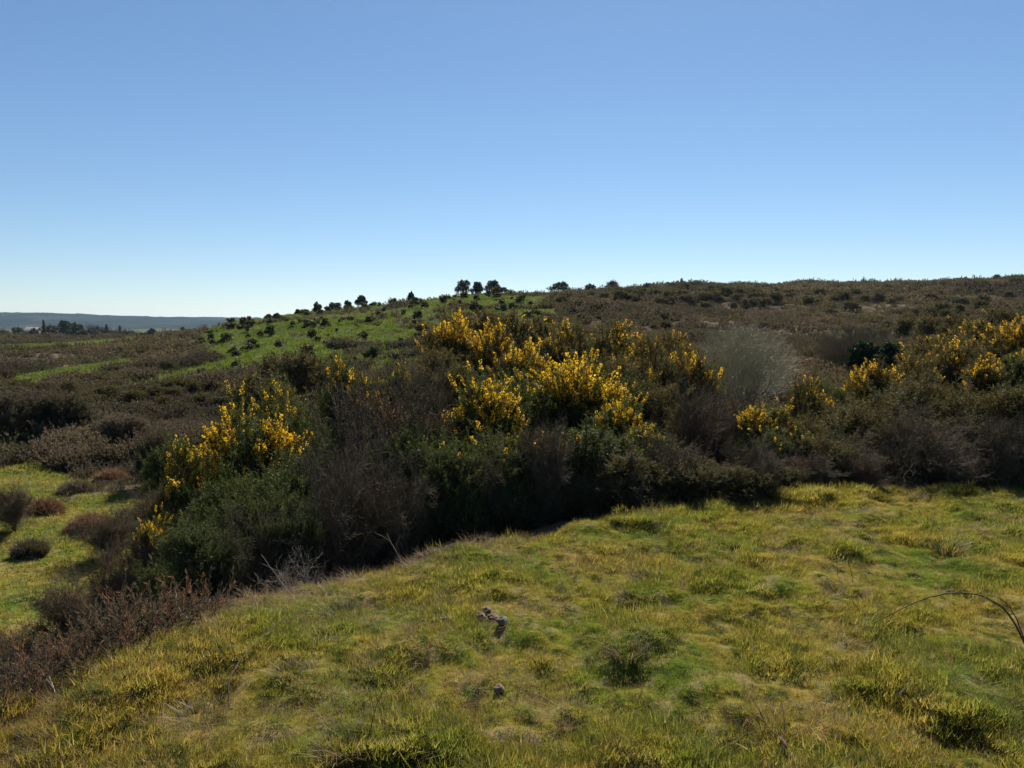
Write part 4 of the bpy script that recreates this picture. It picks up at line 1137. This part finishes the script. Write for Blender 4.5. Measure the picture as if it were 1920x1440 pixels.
# pale dead stems along the left rim
for k, (x0, y0, xm, ym, x1, y1, dy, lab) in enumerate([
 (370, 1190, 340, 1150, 285, 1142, .35, 'pale bent dead stem arching left over the dark bank'),
 (325, 1225, 295, 1190, 262, 1165, .3, 'pale straight dead stem crossing below the arching one'),
 (225, 1238, 255, 1222, 280, 1200, .3, 'pale forked dead twig at the rim of the dark bank'),
 (205, 1180, 170, 1150, 140, 1135, 1.2, 'pale thin stem leaning left on the heather bank'),
 (210, 1165, 190, 1130, 165, 1105, 1.2, 'pale thin stem above the leaning one on the heather bank'),
 (280, 1275, 282, 1240, 305, 1220, .05, 'upright pale stalk on the straw rim'),
 (565, 1140, 530, 1095, 490, 1040, .8, 'long thin grey stem leaning against the shaded gorse'),
 (760, 1065, 740, 1030, 725, 1000, .3, 'short grey stem standing at the shadow edge of the turf'),
 (625, 1130, 610, 1110, 595, 1092, .1, 'small pale stem at the rim left of the turf shadow'),
 (690, 1010, 655, 995, 615, 990, 1.2, 'pale broken branch lying in the dark thicket'),
 (108, 1320, 100, 1290, 92, 1268, .05, 'thin stalk among the bracken at lower left'),
 ]):
    b = on_turf(x0, max(y0, 1010)) if y0 > 1000 else at(x0, y0, 6)
    dy = min(dy, .16) if y0 > 1000 else -.25; Yb = b[1] + dy; p = at(x0, y0, Yb); 
    p0 = (p[0], p[1], min(p[2], H(p[0], p[1]) + .02)) if dy < .2 else p
    cane('dead_stem', lab, [p0, at(xm, ym, Yb + .05), at(x1, y1, Yb + .1)], .0045 if k < 4 else .0032, 'twig_pale', 'stem', 'pale dead stems along the rim', (.5, .75))
# pale stick lying by the thicket
p = on_turf(1555, 938); x, y, z = p
cane('fallen_stick', 'pale grey stick lying at the edge of the right thicket', [(x + .03, y + .15, z + .06), at(1535, 933, y + .15), at(1500, 931, y + .22)], .011, 'twig_pale', 'stick', None, (.5,))
p = on_turf(1700, 1300)
cane('fallen_stick', 'short pale stick lying on the right turf', [(p[0] - .05, p[1] - .04, p[2] + .012), (p[0], p[1], p[2] + .035), (p[0] + .05, p[1] + .06, p[2] + .045)], .005, 'twig_pale', 'stick')

# lumps on the turf
def lump_mat():
    m, N, L = new_mat('dry_dung'); p = geo_pos(N)
    r = ramp(N, [(.3, (.09, .06, .04)), (.6, (.19, .135, .095)), (.8, (.27, .20, .145))]); L.new(noise(N, L, p, 60, 6, .7), r.inputs[0])
    b = N.new('ShaderNodeBsdfPrincipled'); b.inputs['Roughness'].default_value = .95; L.new(r.outputs[0], b.inputs['Base Color'])
    bu = N.new('ShaderNodeBump'); bu.inputs['Strength'].default_value = .8; bu.inputs['Distance'].default_value = .006
    L.new(noise(N, L, p, 110, 5, .7), bu.inputs['Height']); L.new(bu.outputs[0], b.inputs['Normal'])
    o = N.new('ShaderNodeOutputMaterial'); L.new(b.outputs[0], o.inputs[0]); return m
LM = lump_mat()
def lump(px, py, wpx, label, group='pale brown lumps on the turf'):
    x, y, z = on_turf(px, py); g = rng(px); R_ = wpx / F * y / 2 * .88
    nu, nv = 22, 14; V = []
    a = g.uniform(0, 6, 6)
    for j in range(nv + 1):
        th = PI * j / nv
        for i in range(nu):
            ph = 2 * PI * i / nu; d = np.array([math.sin(th) * math.cos(ph), math.sin(th) * math.sin(ph), math.cos(th)])
            k = 1 + .14 * math.sin(3 * ph + a[0]) * math.sin(th) + .10 * math.sin(5 * th + a[1] + 2 * ph) + .06 * math.sin(7 * ph + a[2] + 4 * th) + g.normal(0, .015)
            V.append(d * k * R_ * np.array([1, .85, .62]))
    Q = [(j * nu + i, j * nu + (i + 1) % nu, (j + 1) * nu + (i + 1) % nu, (j + 1) * nu + i) for j in range(nv) for i in range(nu)]
    o = obj('dung_lump', mesh_tris('dung_lump', np.array(V), np.array(Q)[:, ::-1], LM, True), None, (x, y, H(x, y) + .008 + R_ * .3))
    o.rotation_euler = (0, 0, g.uniform(0, 6)); tag(o, label, 'lump', group)
for a in [(900, 1162, 26, 'brown lump, front left of the largest cluster on the turf'), (912, 1150, 24, 'brown lump at the top of the largest cluster'),
          (921, 1160, 16, 'small brown lump tucked right of the cluster top'),
          (928, 1166, 22, 'brown lump between the cluster top and the rightmost lump'), (942, 1170, 26, 'rightmost large brown lump of the row'),
          (832, 1168, 24, 'brown lump, right of the small pair left of the main cluster'), (816, 1169, 18, 'brown lump, left of the small pair'),
          (794, 1170, 16, 'leftmost small brown lump of the row'),
          (936, 1298, 26, 'single pale lump lying alone nearer the bottom of the picture')]: lump(*a)

# dark tussocks standing out of the turf
def tussock(px, py, wpx, label, mats=('rush', 'straw'), hm=1.0):
    x, y, z = on_turf(px, py); R_ = wpx / F * y / 2
    o = bpy.data.objects.new('grass_tussock', None); COL.objects.link(o); o.location = (x, y, z - .01); tag(o, label, 'tussock', 'tussocks on the turf')
    for k, (m, n) in enumerate(zip(mats, (170, 110))):
        t = tuft_mesh('blades', px + k, n, R_ * .75 * hm * (1 + .35 * k), .004, R_ * .8, 1.1 + .5 * k, M[m], 3)
        tag(obj('green_blades' if k == 0 else 'dry_blades', t, o), kind='stuff')
for a in [(1045, 1118, 60, 'dark green tussock on the upper middle turf'), (1215, 1092, 70, 'dark twiggy tussock on the upper turf right of centre'),
          (1175, 1225, 80, 'spiky straw and green tussock in the middle of the turf'), (640, 1405, 110, 'dry spiky tussock at the bottom left of centre'),
          (1345, 1100, 44, 'small dark tuft right of the twiggy tussock'), (1265, 1370, 80, 'dark tussock near the bottom right of centre'),
          (1390, 1385, 70, 'dark tussock left of the curved bottom stick'), (540, 1262, 70, 'dark tussock on the left turf by the rising bramble'),
          (370, 1350, 100, 'dark heathery tussock low on the left turf'), (760, 1360, 70, 'green tussock left of the bottom middle'),
          (670, 1270, 50, 'dark tuft above the dry spiky tussock'), (1700, 1365, 60, 'dark tuft low in the right turf'),
          (1780, 1030, 70, 'flat brown tuft on the upper right turf'), (1180, 1125, 50, 'dark flat tuft between the two upper tussocks'),
          (640, 1152, 90, 'straw grey mat of grass on the rim below the shaded thicket'), (1575, 1112, 60, 'dark green tuft below the two weed stems'),
          (1900, 1400, 60, 'dark clump in the bottom right corner'), (1040, 1365, 46, 'dark tuft at the bottom middle')]:
    tussock(*a)

# terrace hummocks
def hummock(px, Y_, wpx, top, label, seed):
    x = wx(px, Y_); zb = H(x, Y_); w = wpx / F * Y_; h = min(max(.15, at(px, top, Y_)[2] - zb), w * .4)
    o = bpy.data.objects.new('heather_hummock', None); COL.objects.link(o); o.location = (x, Y_, zb - .03); tag(o, label, 'hummock', 'hummocks on the lower terrace')
    g = rng(seed); n = 260; P = []; 
    nu, nv = 20, 7; V = []
    for j in range(nv + 1):
        for i in range(nu):
            ph = 2 * PI * i / nu; rr = (1 - j / nv) * w / 2 * (1 + .15 * math.sin(3 * ph + seed)); V.append((math.cos(ph) * rr, math.sin(ph) * rr, h * .8 * math.sin(j / nv * PI / 2) ** .7 + g.normal(0, .01)))
    Q = [(j * nu + i, j * nu + (i + 1) % nu, (j + 1) * nu + (i + 1) % nu, (j + 1) * nu + i) for j in range(nv) for i in range(nu)]
    obj('soil', mesh_tris('soil', np.array(V), np.array(Q), M['bracken'], True), o)
    a = g.uniform(0, 2 * PI, n); q = np.sqrt(g.random(n)); P = np.stack([np.cos(a) * q * w / 2, np.sin(a) * q * w / 2, h * .8 * (1 - q ** 2) ** .6], -1)
    tm = []
    me = tuft_mesh('t', seed, 14, .16, .012, .05, 1.2, M['bracken'])
    tv = np.array([v.co[:] for v in me.vertices]); tt = np.array([p_.vertices[:] for p_ in me.polygons])
    V, T = stamp([(tv, tt)], P, rand_dirs(g, n, 2.5), g.uniform(.6, 1.3, n), g)
    tag(obj('heather', mesh_tris('heather', V, T, M['bracken' if seed % 2 else 'heath']), o), kind='stuff')
for a in [(155, 16.2, 85, 885, 'orange brown heather hummock with a dark hollow on the terrace', 1), (130, 20, 60, 850, 'low dark hummock farther up the terrace', 2),
          (70, 18, 70, 862, 'low straw hummock near the left border on the terrace', 3), (40, 14, 60, 925, 'small dark hummock by the left border', 4),
          (200, 22, 60, 830, 'low brown hummock near the dark bank', 5), (20, 7.6, 90, 1105, 'dark heather lump at the left border on the bank', 6)]: hummock(*a)

# ------------------------------------------------------------------ haze
def haze():
    X0, X1, Y0, Y1, Z0, Z1 = -8200, 8200, -8200, 8200, -40, 85
    V = [(x, y, z) for z in (Z0, Z1) for x, y in ((X0, Y0), (X1, Y0), (X1, Y1), (X0, Y1))]
    Q = np.array([(3, 2, 1, 0), (4, 5, 6, 7), (0, 1, 5, 4), (1, 2, 6, 5), (2, 3, 7, 6), (3, 0, 4, 7)])
    m, N, L = new_mat('haze'); v = N.new('ShaderNodeVolumePrincipled'); v.inputs['Color'].default_value = (.50, .70, 1, 1)
    v.inputs['Density'].default_value = .00004; v.inputs['Anisotropy'].default_value = .55
    o = N.new('ShaderNodeOutputMaterial'); L.new(v.outputs[0], o.inputs['Volume'])
    tag(obj('haze', mesh_tris('haze', np.array(V), Q, m)), kind='stuff')
haze()
